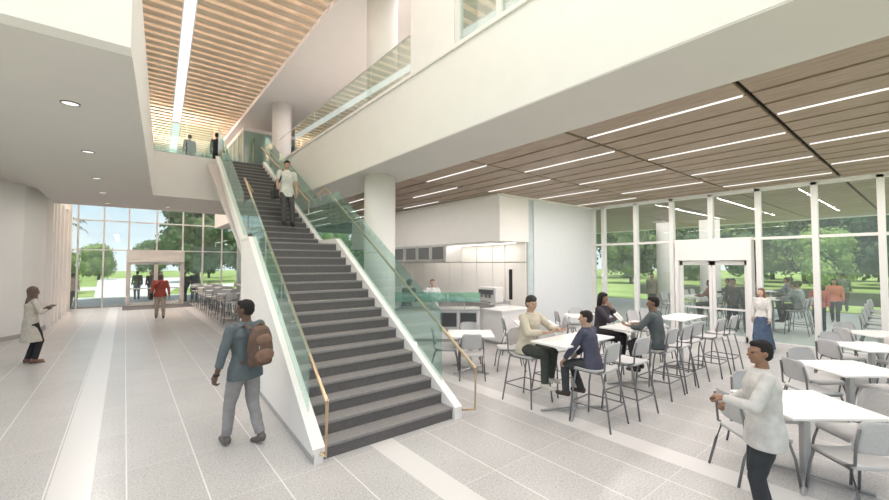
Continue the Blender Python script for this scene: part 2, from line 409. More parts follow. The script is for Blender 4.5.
cy=[7.85,7.45,6.3,5.18,4.12,3.01,1.88,.77,-.35,-1.5,-2.8]
for y in cy:
    z0=2.85 if abs(y-4.12)<.01 else 0
    bx('mullion',FRAME,(-.08,.08,y-.06,y+.06,z0,SZ),w)
bx('transom',FRAME,(-.05,.06,-2.8,7.85,2.80,2.87),w)
bx('head_rail',FRAME,(-.08,.06,-2.8,7.85,SZ-.07,SZ),w)
for a,b_ in ((-2.8,3.2),(4.9,7.85)): bx('base_rail',FRAME,(-.1,.1,a,b_,0,.10),w)
for a,b_ in zip(cy,cy[1:]):
    for z0,z1 in ((.10,2.80),(2.87,SZ-.07)):
        if z0==.10 and a<5.2 and b_>3: continue
        bx('pane',GL,(0,.01,b_+.045,a-.045,z0,z1),w)
bx('pane',GL,(0,.01,5.04,5.14,.1,2.8),w)
d=doorset('door_2',(13.28,4.98,0),-PI/2,1.75,'white framed glass double doors in the right curtain wall')
# ------------------------------------------------------------------ wall behind high tables, kitchen
struct(bx('wall_back',mat('cool_white_panel',(.74,.76,.77),.45,var=.01),(9.95,13.3,7.9,8.1,.0,SZ)),'cool white wall panel beside the curtain wall','wall')
struct(bx('trim_11',mat('pale_blue_grey_edge',(.55,.62,.64),.4),(9.72,9.95,7.95,8.15,0,SZ)))
struct(bx('trim_12',WHITE,(8.36,13.3,7.82,7.9,SZ-.05,SZ+.03)))
m=MB(); m.box(8.4,9.7,7.9,17.5,2.82,SZ)
struct(m.build('wall_kitchen',WHITE,bevel=.01),'white bulkhead over the food counter','wall')
struct(bx('trim_13',WHITE,(8.28,8.4,7.85,17.5,SZ-.06,SZ)))
m=empty('wall_kitchen',(9.6,0,0),label='warm white panelled wall behind the food counter',cat='wall'); m['kind']='structure'
ys=[7.95,8.8,9.36,10.13,10.91,11.64,12.45,13.26,14.1,14.9,15.7,16.5,17.3]
for a,b_ in zip(ys,ys[1:]):
    bx('wall_panel',WARMP,(0,.05,a+.012,b_-.012,0,2.19),m); bx('wall_panel',WARMP,(0,.05,a+.012,b_-.012,2.22,2.84),m)
bx('backing',BASEB,(.05,.1,7.95,17.3,0,2.84),m)
bx('vision_slot',BLACK,(-.006,0.0,8.49,8.63,1.02,1.98),m)
lt=empty('strip_light',(9.3,0,2.79),label='warm cove light under the white bulkhead',cat='ceiling light')
bx('diffuser',emit('cove_glow',(1,.95,.86),5),(0,.12,8.2,13,0,.015),lt); bx('housing',FRAME,(-.01,.13,8.19,13.01,.015,.02),lt)
struct(bx('wall_back',PANEL,(9.7,13.3,17.3,17.5,0,SZ)))
# exhaust hood row
h=empty('oven_hood',(8.35,10.3,2.22),label='stainless hood cabinet with dark panes under the bulkhead',cat='hood')
bx('cabinet',STEEL,(0,.7,0,3.3,0,.6),h,bevel=.01)
for k in range(4):
    f=bx('door',STEEL,(-.03,0,k*.82+.03,k*.82+.79,.03,.57),h,bevel=.006); bx('pane',mat('smoky_pane',(.16,.16,.165),.2),(-.036,-.03,k*.82+.10,k*.82+.72,.09,.51),f)
# bar end block
b=empty('counter_block',(7.77,7.23,0),label='white boxy end counter beside the cool white wall',cat='counter')
bx('carcass',PANEL,(0,1.2,0,.72,0.08,.88),b,bevel=.006); bx('worktop',TOPM,(-.03,1.23,-.03,.75,.88,.92),b,bevel=.006); bx('plinth',BASEB,(.04,1.16,.04,.7,0,.08),b)
# serving counter diagonal
ang=math.atan2(9.4-7.75,5.9-7.75)
b=empty('serving_counter',(7.66,7.95,0),ang,label='serving counter with dark display cases and a green glass guard',cat='counter')
bx('carcass',PANEL,(0,2.7,-.7,0,.08,.86),b,bevel=.006); bx('worktop',STEEL,(-.0,2.7,-.73,.03,.86,.90),b)
bx('plinth',BASEB,(0,2.7,-.66,-.04,0,.08),b)
for x0 in (.08,.62):
    f=bx('display_case',STEEL,(x0,x0+.5,0.0,.02,.30,.84),b); bx('pane',DGLASS,(x0+.03,x0+.47,.02,.028,.42,.80),f)
GUARD=glass('green_guard_glass',(.62,.85,.78),.08,1.,haze=.25,hcol=(.3,.6,.5))
for x0 in (.0,.9,1.8):
    bx('glass_guard',GUARD,(x0,x0+.88,-.05,-.035,1.10,1.32),b)
    bx('guard_post',STEEL,(x0+.42,x0+.45,-.06,-.03,.9,1.12),b)
bx('guard_shelf',GUARD,(0,2.7,-.45,-.03,1.32,1.335),b)
# coffee machine
b=empty('coffee_machine',(8.75,8.95,.0),-PI/2+.0,label='white coffee machine with dark group heads on the back bar',cat='coffee machine')
bx('body',FRAME,(-.4,.35,.2,.55,.95,1.42),b,bevel=.02); bx('drip_tray',STEEL,(-.38,.33,.0,.2,.95,1.0),b)
bx('head_panel',DARKM,(-.3,.25,.1,.2,1.2,1.34),b)
for x in (-.2,.0,.18): MB().cap((x,.12,1.12),(x,.12,1.22),.03,.03).build('group_head',DARKM,b)
b=empty('back_bar',(9.58,8.6,0),label='white back bar cabinets along the panelled wall',cat='cabinet')
bx('carcass',PANEL,(-.65,0,0,4.5,.08,.9),b); bx('worktop',STEEL,(-.95,0,-.02,4.52,.9,.948),b); bx('plinth',BASEB,(-.6,0,0,4.5,0,.08),b)
for k in range(5): f=bx('door',FRAME,(-.67,-.65,k*.9+.02,k*.9+.88,.1,.88),b); bx('handle',STEEL,(-.69,-.67,k*.9+.1,k*.9+.3,.8,.82),f)
# ------------------------------------------------------------------ STAIRCASE
st=empty('staircase',(0,4.3,0),label='wide charcoal stair with white sides rising to the upper landing',cat='stairs')
Y0=4.30
def lx(y): return 1.635+.057*(y-4.4)
R1,T1,N1=.1525,.2475,17; zL=R1*N1; YL=Y0+T1*(N1-1)     # landing
YL2=9.3; N2=19; R2=(UF-zL)/N2; T2=(14.38-YL2)/(N2-1)
XR=3.60
def step(y0,y1,z1,rh):
    m=MB(); xl0=lx(y0)+.1; xl1=lx(y1)+.1
    m.prism([(xl0,y0-Y0,z1-rh),(XR,y0-Y0,z1-rh),(XR,y1-Y0+.02,z1-rh),(xl1,y1-Y0+.02,z1-rh)],(0,0,rh-.03))
    s=m.build('step',STEPM,st)
    MB().prism([(xl0,y0-Y0-.012,z1-.03),(XR,y0-Y0-.012,z1-.03),(XR,y1-Y0,z1-.03),(xl1,y1-Y0,z1-.03)],(0,0,.03)).build('tread',TREADM,s)
for k in range(N1-1): step(Y0+k*T1,Y0+(k+1)*T1,R1*(k+1),R1)
step(YL,YL2,zL,R1)
for k in range(N2-1): step(YL2+k*T2,YL2+(k+1)*T2,zL+R2*(k+1),R2)
bx('top_riser',STEPM,(lx(14.3)+.1,XR,14.375-Y0,14.40-Y0,UF-R2,UF),st)
def strg(x0f,wd,name,low,m_=WHITE,up=.10):
    # stringer profile in y,z ; low=depth below nosing line
    def P(y): 
        if y<=YL: return R1+(y-Y0)*R1/T1
        if y<=YL2: return zL
        return zL+(y-YL2)*R2/T2
    def pl(ys,zt,zb):
        m=MB(); 
        top=[(x0f(y),y-Y0,z) for y,z in zt]; bot=[(x0f(y),y-Y0,z) for y,z in zb]
        pts=top+bot[::-1]
        a=[m.bm.verts.new(p) for p in pts]; b=[m.bm.verts.new((p[0]+wd,p[1],p[2])) for p in pts]; n=len(a)
        m.bm.faces.new(a); m.bm.faces.new(b[::-1])
        for i in range(n): m.bm.faces.new((a[i],a[(i+1)%n],b[(i+1)%n],b[i]))
        return m.build(name,m_,st)
    return P,pl
P,pl=strg(lx,.10,'stringer',.3)
# left: solid side wall under first flight, up to the landing
z_=lambda y:P(y)+.09
pl(None,[(Y0-.06,.11),(YL+.05,zL+.04),(YL2-.10,zL+.04)],[(Y0-.06,0),(YL+.05,0),(YL2-.10,0)])
pl(None,[(YL2-.15,zL+.04),(YL2,zL+.16),(14.4,UF+.04)],[(YL2-.15,zL-.14),(14.4,UF-.18)])
# shoe (white channel) and a grey strip painted as its shadow beneath
def rail_strip(xf,w,o0,o1,name,m_,ys):
    m=MB()
    for (ya,za),(yb,zb) in zip(ys,ys[1:]):
        xa=xf(ya);xb=xf(yb)
        m.loft([[(xa,ya-Y0,za+o0),(xa+w,ya-Y0,za+o0),(xa+w,ya-Y0,za+o1),(xa,ya-Y0,za+o1)],[(xb,yb-Y0,zb+o0),(xb+w,yb-Y0,zb+o0),(xb+w,yb-Y0,zb+o1),(xb,yb-Y0,zb+o1)]])
    return m.build(name,m_,st)
LNL=[(Y0-.06,.11),(YL+.05,zL+.04),(YL2-.15,zL+.04),(YL2,zL+.16),(14.4,UF+.04)]
LN=[(Y0-.06,.16),(YL+.05,P(YL)+.12),(YL2-.0,zL+.12),(14.4,UF+.12)]
rail_strip(lambda y:lx(y)-.02,.14,-.0,.05,'shoe_channel',WHITE,LNL)
rail_strip(lambda y:lx(y)-.006,.006,-.05,-.03,'shadow_line',BASEB,LNL[:2])
# right stringer
P2,pl2=strg(lambda y:XR,.13,'stringer',.3)
pl2(None,[(Y0-.06,.16),(YL+.05,P(YL)+.12),(YL2,zL+.12),(14.4,UF+.12)],[(Y0-.06,0),(Y0+.25,0),(YL+.1,zL-.28),(YL2+.1,zL-.28),(14.4,UF-.36)])
# underside of flights
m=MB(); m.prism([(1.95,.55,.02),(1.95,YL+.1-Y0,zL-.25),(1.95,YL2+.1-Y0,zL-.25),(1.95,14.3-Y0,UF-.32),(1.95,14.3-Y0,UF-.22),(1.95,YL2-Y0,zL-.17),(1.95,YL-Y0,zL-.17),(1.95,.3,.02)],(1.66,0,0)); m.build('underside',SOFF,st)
# skirting line on left
MB().prism([(lx(Y0)-.012,-.04,0),(lx(YL2)-.012,YL2-Y0,0),(lx(YL2),YL2-Y0,0),(lx(Y0),-.04,0)],(0,0,.06)).build('skirting',BASEB,st)
# glass panels
def gpanel(xf,y0,y1,h=1.05,base=.17):
    def zz(y): 
        for (ya,za),(yb,zb) in zip(LN,LN[1:]):
            if y<=yb+1e-6: return za+(zb-za)*(y-ya)/(yb-ya)
        return LN[-1][1]
    m=MB(); pts=[(xf(y0),y0-Y0,zz(y0)+.04),(xf(y1),y1-Y0,zz(y1)+.04),(xf(y1),y1-Y0,zz(y1)+h),(xf(y0),y0-Y0,zz(y0)+h)]
    a=[m.bm.verts.new(p) for p in pts]; b=[m.bm.verts.new((p[0]+.012,p[1],p[2])) for p in pts]
    m.bm.faces.new(a); m.bm.faces.new(b[::-1])
    for i in range(4): m.bm.faces.new((a[i],a[(i+1)%4],b[(i+1)%4],b[i]))
    m.build('glass_panel',GLG,st)
for xf,gh in ((lambda y:lx(y)+.04,.74), (lambda y:XR+.06,1.05)):
    for a,b_ in ((Y0+.32,6.1),(6.12,YL+.04),(YL+.06,YL2-.01),(YL2+.01,11.8),(11.82,14.35)): gpanel(xf,a,b_,gh if a<9 else .95)
# handrails
def hrail(x,xe,side,dx):
    def RZ(y): return R1+(y-Y0)*R1/T1+.62
    ye=9.6
    xx=lambda y: x+dx*(y-Y0)
    m=MB()
    m.tube([(xe,-.10,.13),(x,-.14,.10),(x,-.16,RZ(Y0-.16))],.02,8)
    m.tube([(x,-.16,RZ(Y0-.16)),(xx(ye),ye-Y0,RZ(ye)),(xx(ye)-side*.0,ye+.05-Y0,RZ(ye)+.02),(xx(ye)-side*.22,ye+.25-Y0,RZ(ye)-.22)],.022,8)
    m.build('handrail',BRASS,st)
    for y in (5.4,7.0):
        xw=lx(y)+.045 if side<0 else XR+.07
        z=RZ(y)-.06
        MB().tube([(xx(y),y-Y0,z+.05),(xx(y),y-Y0,z),(xw,y-Y0,z)],.011,6).build('bracket',BRASS,st)
    m=MB(); x2=lx(10)+.16 if side<0 else XR-.02
    z2=lambda y: zL+(y-YL2)*R2/T2+.80
    m.tube([(x2+.0,9.9-Y0,z2(9.9)-.3),(x2,9.9-Y0,z2(9.9)),(x2+(.22 if side<0 else 0),14.5-Y0,z2(14.38))],.022,8)
    if side>0: m.build('handrail',BRASS,st)
    else: m.bm.free()
hrail(lx(Y0)+.09,lx(Y0)+.04,-1,.06)
hrail(XR+.30,XR+.1,1,.0)
# ------------------------------------------------------------------ FURNITURE
def make_chair(seat_h,stool):
    """local: faces +Y, origin under seat centre"""
    r=empty('bar_stool' if stool else 'dining_chair')
    w,d=.225,.22
    # seat: curved pad
    m=MB(); n=7; rings=[]
    prof=[(-d,.0,.86),(-d*.9,.006,.97),(-d*.4,-.004,1),(d*.3,-.006,1),(d*.8,.002,.97),(d*1.0,-.012,.90)]
    for y,z,k in prof:
        top=[(w*k*t,y,seat_h+z+.010*(abs(t)**2)) for t in (-1,-.85,-.5,0,.5,.85,1)]
        bot=[(w*k*t*.97,y,seat_h+z-.028) for t in (1,.85,.5,0,-.5,-.85,-1)]
        rings.append(top+bot)
    m.loft(rings); m.build('seat',SEATM,r,smooth=True,bevel=.006)
    # back: curved rounded panel
    m=MB(); N=9; b0=seat_h+.12; hgt=.25 if stool else .28
    rows=[]
    for j in range(9):
        v=(0,.04,.14,.35,.6,.8,.91,.975,1)[j]; ww=.222*(1-.15*v)*(.86,.95,1,1,1,.985,.93,.82,.66)[j]
        rowf=[];rowb=[]
        for i in range(N):
            t=-1+2*i/(N-1)
            y=-d-.02-.055*v+.045*t*t
            rowf.append((ww*t,y,b0+hgt*v)); rowb.append((ww*t,y-.018,b0+hgt*v))
        rows.append(rowf+rowb[::-1])
    m.loft(rows); m.build('backrest',BACKM,r,smooth=True)
    lw=.0125
    for s in (-1,1):
        # rear leg continues up as back post
        sp=.04 if stool else .02
        MB().tube([(s*(.215+sp),-d-.10,0),(s*.222,-d-.03,seat_h*.6),(s*.218,-d+.03,seat_h-.02)],lw,6).build('leg',LEGM,r,smooth=True)
        MB().tube([(s*(.215+sp),d+.035,0),(s*.222,d+.0,seat_h*.6),(s*.215,d-.05,seat_h-.02)],lw,6).build('leg',LEGM,r,smooth=True)
        MB().tube([(s*.212,-d+.08,seat_h-.02),(s*.215,-d-.01,seat_h+.02),(s*.212,-d-.022,seat_h+.2),(s*.200,-d-.045,b0+hgt*.75)],lw,6).build('back_post',LEGM,r,smooth=True)
    for s in (-1,1): MB().tube([(s*.215,-d+.03,seat_h-.03),(s*.215,d-.05,seat_h-.03)],.011,6).build('seat_rail',LEGM,r)
    if stool:
        z=.27
        m=MB(); a=.236
        m.tube([(-a,-d-.065,z),(a,-d-.065,z)],.010,6); m.tube([(-a,d+.02,z),(a,d+.02,z)],.010,6)
        m.tube([(-a,-d-.065,z+.0),(-a,d+.02,z)],.010,6); m.tube([(a,-d-.065,z),(a,d+.02,z)],.010,6)
        m.build('footrest',LEGM,r)
    return r
def make_table(h,wx,wy,foot=.40):
    r=empty('high_table' if h>.9 else 'dining_table')
    m=MB(); m.box(-wx/2,wx/2,-wy/2,wy/2,h-.028,h); m.build('table_top',TOPM,r,bevel=.008)
    bx('column',TUBE,(-.035,.035,-.035,.035,.04,h-.05),r,bevel=.008)
    bx('top_plate',TUBE,(-.2,.2,-.14,.14,h-.05,h-.028),r)
    for s in (-1,1):
        m=MB(); a=.040
        for q in (-1,1):
            m.loft([[(-.03,0-.03,.05),(.03,-.03,.05),(.03,-.03,.02),(-.03,-.03,.02)]]) if False else None
        dx=wx*.36; dy=wy*.42*s
        m.tube([(-dx,-dy,.018),(0,0,.035),(dx,dy,.018)],.022,6,flat=(1.1,.7)); m.build('foot',TUBE,r)
    return r
STOOL=make_chair(.74,True); CHAIR=make_chair(.45,False); HT=make_table(1.04,1.28,.60); LT=make_table(.735,1.28,.72)
used=set()
def put(proto,name,x,y,rz,label,cat,group=None,sc_=None):
    if name not in used:
        used.add(name); o=proto; o.location=(x,y,0); o.rotation_euler=(0,0,rz); o['label']=label
        if group:o['group']=group
        for k in [proto]: k['category']=cat
    else:
        o=copy_tree(proto,(x,y,0),rz,label,group)
    return o
GH='high tables in the row beside the curtain wall'; GS='grey bar stools at the high tables'
for x,y,l in [(5.24,3.44,'white high rectangular table with two men seated, nearest of the high row'),
              (7.22,3.50,'white high table between the laughing woman and the man in grey'),
              (9.2,3.45,'empty white high table in front of the glass double doors')]:
    put(HT,'ht',x,y,0,l,'table',GH)
for x,y,rz,l in [(4.98,4.08,PI,'grey bar stool under the man in the cream sweater'),
                 (5.06,2.98,.05,'grey bar stool under the man in the navy sweater'),
                 (5.80,2.92,-.05,'empty grey bar stool beside the man in the navy sweater'),
                 (5.75,4.12,PI-.1,'grey bar stool behind the nearest high table, across from the empty one'),
                 (7.15,4.12,PI,'grey bar stool under the laughing woman in dark clothes'),
                 (6.95,2.98,.0,'grey bar stool under the man in the grey shirt'),
                 (7.55,2.98,-.0,'empty grey bar stool directly right of the man in the grey shirt'),
                 (8.15,3.02,-.1,'empty grey bar stool second right of the man in the grey shirt'),
                 (7.85,4.14,PI,'grey bar stool on the far side of the second high table'),
                 (8.98,2.90,.0,'left bar stool on the near side of the high table by the doors'),
                 (9.66,2.88,.0,'right bar stool on the near side of the high table by the doors'),
                 (8.9,4.10,PI,'left bar stool on the far side of the high table by the doors'),
                 (9.5,4.10,PI,'right bar stool on the far side of the high table by the doors')]:
    put(STOOL,'st',x,y,rz,l,'stool',GS)
GL_='low tables in the dining row at right'; GC='grey chairs around the low dining tables'
DT=make_table(.735,.92,.84)
RT_=-math.radians(40)
dT=lambda x,y,u,v:(x+u*math.cos(RT_)-v*math.sin(RT_),y+u*math.sin(RT_)+v*math.cos(RT_))
rowx=[(5.43,.90),(7.76,.80),(10.05,.76),(12.05,.78)]
names=['nearest low dining table, beside the man in the white sweater','second nearest low dining table at right','third low dining table at right','farthest low dining table, against the curtain wall']
nn=['nearest','second','third','farthest']
for i,(x,y) in enumerate(rowx):
    put(DT,'dt',x,y,RT_,'white square '+names[i],'table',GL_)
    for u,v,rz,t in ((-.50,0,RT_-PI/2,'left'),(.50,0,RT_+PI/2,'right'),(0,.50,RT_+PI,'far'),(0,-.52,RT_,'near')):
        px,py=dT(x,y,u,v)
        if px>12.75: continue
        put(CHAIR,'ch',px,py,rz+random.uniform(-.08,.08),'grey dining chair on the %s side of the %s low table at right'%(t,nn[i]),'chair',GC)
for i,(x,y) in enumerate([(5.55,6.05),(7.75,6.15),(9.9,6.15)]):
    put(DT,'dt',x,y,RT_,'white low table '+['seen through the stair rail in front of the serving counter','in front of the white end counter','beneath the cool white wall panel'][i],'table','low tables near the food counter')
    for u,v,rz,t in ((-.50,0,RT_-PI/2,'left'),(.78 if i==0 else .5,0.05,RT_+PI/2,'right'),(0,.50,RT_+PI,'far'),(0,-.52,RT_,'near')):
        px,py=dT(x,y,u,v)
        put(CHAIR,'ch',px,py,rz,'grey chair on the %s side of the %s low table by the food counter'%(t,['first','second','third'][i]),'chair','grey chairs near the food counter')
# far-left lounge tables
for i,(x,y) in enumerate([(3.35,24.2),(3.35,21.8),(3.35,19.4),(3.4,17.0),(5.4,24.2),(5.4,21.6),(5.4,19.0)]):
    o=put(HT,'ht',x,y,0,'high table of the far seating group, %s'%['left column by the glass','left column, second from the glass','left column, third from the glass','left column, closest to the stairs','right column by the glass','right column, second from the glass','right column, third from the glass'][i],'table','high tables of the far seating group')
    for s in (-1,1):
        for t in (-1,1):
            put(STOOL,'st',x+s*.34,y+t*.60,PI if t>0 else 0,'bar stool at far high table %s, %s %s'%(['in the left column by the glass','second in the left column','third in the left column','closest to stairs','in the right column by the glass','second in the right column','third in the right column'][i],'rear' if t>0 else 'front','left' if s<0 else 'right'),'stool','bar stools of the far seating group')
# patio furniture outside right curtain wall
for i,(x,y) in enumerate([(15.3,.4),(17.2,.5),(19.2,.6),(21.2,.7),(15.6,5.4),(18.2,5.6),(16.4,3.4),(21,4.4)]):
    hi=(i>=4)
    w_=['nearest the glass by the dining row','second out from the dining row','third out from the dining row','farthest out by the hedge','just outside the double doors to the left','farther out beyond the left door leaf','just outside the double doors to the right','out by the planting strip'][i]
    o=put(HT if hi else LT,'ht' if hi else 'lt',x,y,0,'patio table '+w_,'table','patio tables outside the glass')
    for s in (-1,1):
        for t in (-1,1):
            put(STOOL if hi else CHAIR,'st' if hi else 'ch',x+s*.34,y+t*.64,PI if t>0 else 0,'patio %s at the table %s, %s %s'%('stool' if hi else 'chair',w_,'far' if t>0 else 'near','left' if s<0 else 'right'),'stool' if hi else 'chair','patio seats outside the glass')
# ------------------------------------------------------------------ PEOPLE
def bake(o,vox,smooth=2,disp=0,dscale=.12):
    md=o.modifiers.new('r','REMESH'); md.mode='VOXEL'; md.voxel_size=vox; md.use_smooth_shade=True
    s=o.modifiers.new('s','SMOOTH'); s.factor=.5; s.iterations=smooth
    if disp:
        tx=bpy.data.textures.get('folds%g'%dscale) or bpy.data.textures.new('folds%g'%dscale,'CLOUDS'); tx.noise_scale=dscale; tx.noise_depth=1
        d=o.modifiers.new('d','DISPLACE'); d.texture=tx; d.strength=disp; d.mid_level=.5; d.texture_coords='LOCAL'
    dg=bpy.context.evaluated_depsgraph_get(); dg.update()
    me=bpy.data.meshes.new_from_object(o.evaluated_get(dg)); o.modifiers.clear(); o.data=me
    for p in me.polygons: p.use_smooth=True
def ik(a,t,l1,l2,pole):
    a=V(a);t=V(t);d=t-a;L_=d.length
    if L_>(l1+l2)*.995: t=a+d*((l1+l2)*.995/L_); d=t-a; L_=d.length
    u=d.normalized(); p=V(pole)-u*V(pole).dot(u); p.normalize()
    x=(l1*l1-l2*l2+L_*L_)/(2*L_); h=math.sqrt(max(0,l1*l1-x*x))
    return a+u*x+p*h,t
SKINS={'dark':mat('deep_brown_skin',(.12,.065,.04),.5),'brown':mat('brown_skin',(.28,.155,.10),.5),'tan':mat('tan_skin',(.50,.31,.22),.5),'light':mat('light_skin',(.62,.42,.33),.5)}
EYEM=mat('dark_eye',(.02,.015,.01),.2)
def person(label,loc,yaw,H=1.74,skin='brown',hair=(.02,.015,.012),hairstyle='short',top=(.3,.3,.3),bottom=(.1,.1,.1),shoe=(.03,.03,.03),
    pel=None,lean=0,feet=None,hands=None,elb=None,head=(0,0),detail=1,skirt=None,coat=0,sleeve=.97,hem=0,heel=0,group=None,disp=.012,toey=None,curl=.5,female=0,elev=0,knee=None,handn=None,tuck=0,roll=0,cuff=0,slim=1):
    s=H/1.75; r=empty('person',loc,yaw,label=label,cat='person',group=group)
    vox={0:.022,1:.013,2:.0085}[detail]
    pel=V(pel or (0,0,.93))*1.0
    R=V((1,0,0)); up=V((0,math.sin(lean),math.cos(lean))); fw=V((0,math.cos(lean),-math.sin(lean)))
    S=lambda x,y,z: (pel+R*x+fw*y+up*z)
    seated=pel.z<.9*1 and feet is not None and abs(feet[0][1])>.2
    sh=.185*(.9 if female else 1)
    shz=.49
    feet=feet or [(-.10,-.02,.08),(.10,.04,.08)]
    hands=hands or [(-.27,.06,.82),(.27,.06,.82)]
    elb=elb or [(-.5,-1,0),(.5,-1,0)]
    hipj=[S(-.09,0,-.02),S(.09,0,-.02)]; shj=[S(-sh,-.0,shz),S(sh,-.0,shz)]
    kn=[];an=[];el=[];wr=[]
    for i in (0,1):
        kp=(0,1,.25) if not knee else knee[i]
        k,a=ik(hipj[i],feet[i],.425,.415,kp); kn.append(k);an.append(a)
        e,w=ik(shj[i],hands[i],.285,.25,elb[i]); el.append(e);wr.append(w)
    hy,hp=head
    hr=Matrix.Rotation(hy,3,'Z')@Matrix.Rotation(hp,3,'X')@Matrix.Rotation(roll,3,'Y')
    nb=S(0,0,.53); hc=S(0,.025,.545)+V((0,0.0,.155))
    hd=lambda x,y,z: hc+hr@V((x,y,z))
    def ell(c,a,b,n=20,fwv=None,uu=None): return [c+(R*math.cos(2*PI*k/n)*a)+((fwv or fw)*math.sin(2*PI*k/n)*b) for k in range(n)]
    def torso(m,o=0,z0=-.06,flare=0,fm=1):
        sec=[(-.10,.12,.085),(-.05,.155,.105),(0,.165 if not female else .172,.115),(.10,.150 if not female else .142,.105),(.18,.138 if not female else .122,.098),(.30,.158 if not female else .14,.115),(.40,.172 if not female else .15,.118 if not female else .125),(.47,.150 if not female else .135,.095),(.53,.075,.068),(.56,.055,.055)]
        rr=[]
        for z,a,b in sec:
            if z<z0-.001: continue
            k=1+ (flare if z<.05 else 0)
            rr.append(ell(S(0,(.012 if z>.2 else -.01),z)+V((0,0,0)),(a*slim+o)*k,(b*slim+o)*k))
        m.loft(rr); return m
    def limb(m,pts,rad,f0=False,f1=False):
        for i in range(len(pts)-1): m.cap(pts[i],pts[i+1],rad[2*i],rad[2*i+1],14,flat0=False,flat1=(f1 and i==len(pts)-2))
    # body ---------------------------------------------------
    m=MB(); torso(m)
    m.cap(S(0,-.005,.50),hd(0,-.015,-.06),.056 if not female else .048,.052 if not female else .045)
    m.ball(hd(0,-.012,.018),(.074,.094,.098),hr,20); m.ball(hd(0,.018,-.038),(.056,.066,.072),hr,18); m.ball(hd(0,.055,-.085),(.026,.022,.02),hr,10)
    m.cap(hd(0,.080,.012),hd(0,.100,-.022),.009,.0145,8)
    m.ball(hd(-.033,.066,.022),(.03,.018,.010),hr,10); m.ball(hd(.033,.066,.022),(.03,.018,.010),hr,10)
    m.ball(hd(0,.078,-.052),(.024,.013,.008),hr,10)
    for q in (-1,1):
        m.ball(hd(q*.076,-.012,-.004),(.010,.020,.031),hr,10); m.ball(hd(q*.036,.055,-.025),(.024,.024,.024),hr,10)
    for i in (0,1):
        m.cap(S((-.1 if i==0 else .1),0,shz-.02),shj[i],.06,.055)
        limb(m,[shj[i],el[i],wr[i]],[.052,.041,.041,.027])
        limb(m,[hipj[i],kn[i],an[i]],[.088,.057,.056,.038])
        fy=V((0,1,0)) if toey is None else V((math.sin(toey[i][0]),math.cos(toey[i][0])*math.cos(toey[i][1]),math.sin(toey[i][1])))
        m.cap(an[i]+V((0,0,-.03))-fy*.03,an[i]+V((0,0,-.045))+fy*.14,.036,.028)
        # hand
        q=-1 if i==0 else 1
        d=(wr[i]-el[i]).normalized()
        n=V(handn[i]) if handn else V((-q,0.15,0))
        n=(n-d*n.dot(d)).normalized(); sd=d.cross(n).normalized()
        if sd.dot(V((0,1,.3)))<0: sd=-sd     # thumb side forwards
        W=wr[i]
        m.cap(W-d*.02,W+d*.02,.026,.027,10)
        rot=Matrix((sd,d,n)).transposed()
        m.ball(W+d*.052,(.040,.052,.017),rot,12)
        if detail>0:
            for f,(o_,l) in enumerate(((.030,.070),(.010,.080),(-.011,.074),(-.031,.058))):
                b0=W+d*.088+sd*o_; c=curl*(1+.12*f)
                d1=(d*math.cos(c*.7)+n*math.sin(c*.7)+sd*o_*2.5).normalized(); d2=(d*math.cos(c*1.7)+n*math.sin(c*1.7)+sd*o_*2).normalized()
                m.cap(b0,b0+d1*l*.55,.0098,.0092,8); m.cap(b0+d1*l*.55,b0+d1*l*.55+d2*l*.5,.0092,.0082,8)
            t0=W+d*.022+sd*.030; t1=t0+(d*.55+sd*.75+n*.25).normalized()*.042; t2=t1+(d*.85+sd*.25+n*.4).normalized()*.036
            m.cap(t0,t1,.0135,.0115,8); m.cap(t1,t2,.0112,.009,8)
    b=m.build('body',SKINS[skin],r); bake(b,vox,1)
    # clothes --------------------------------------------------
    tc=mat('cloth_%02d%02d%02d'%tuple(int(x*99) for x in top),top,.85,var=.10,scale=14,bump=.25,bscale=90)
    bc=mat('cloth_%02d%02d%02d'%tuple(int(x*99) for x in bottom),bottom,.85,var=.12,scale=12,bump=.25,bscale=90)
    m=MB(); torso(m,.016,z0=(0.0 if tuck else -.05),flare=.04)
    if coat:
        a0=ell(S(0,-.01,.05),.175,.13); 
        kz=(pel.z-coat)
        m.loft([a0,ell(pel+V((0,0.0,-.15)),.195,.155,fwv=V((0,1,0))),ell(pel+V((0,0.02,-kz)),.215,.20,fwv=V((0,1,0)))])
    elif not tuck:
        m.loft([ell(S(0,-.008,.12),.158*slim,.120*slim),ell(S(0,-.008,.02),.194*slim,.143*slim),ell(S(0,-.0,-.09-hem),.205*slim,.152*slim)])
    for i in (0,1):
        m.cap(S((-.08 if i==0 else .08),0,shz-.025),shj[i],.066,.064)
        if sleeve>.5:
            t=(sleeve-.5)*2; e=el[i]+(wr[i]-el[i])*t
            limb(m,[shj[i],el[i],e],[.066,.054,.053,.040 if t>.8 else .047],f1=True)
        else: limb(m,[shj[i],shj[i]+(el[i]-shj[i])*sleeve*2],[.066,.060],f1=True)
    m.cap(S(0,-.0,.50),S(0,-.002,.545),.064,.060,flat1=True)
    t=m.build('shirt' if not coat else 'coat',tc,r); bake(t,vox,2,disp)
    m=MB()
    if skirt:
        m.loft([ell(S(0,-.005,.08),.15,.112),ell(S(0,-.005,-.05),.185,.135),ell(V((pel.x,pel.y,.5)),.22,.20,fwv=V((0,1,0))),ell(V((pel.x-.02,pel.y,skirt)),.27,.27,fwv=V((0,1,0)))])
        t=m.build('skirt',bc,r); bake(t,vox,2,.03)
    else:
        rr=[ell(S(0,-.008,z),a*slim,b_*slim) for z,a,b_ in ((-.11,.13,.10),(-.05,.168,.120),(0,.176,.126),(.07,.162,.118))]
        m.loft(rr)
        for i in (0,1):
            a=an[i]+(kn[i]-an[i]).normalized()*cuff
            limb(m,[hipj[i],kn[i],a],[.102*slim,.073,.070,.058],f1=True)
        t=m.build('trousers',bc,r); bake(t,vox,2,disp*1.2)
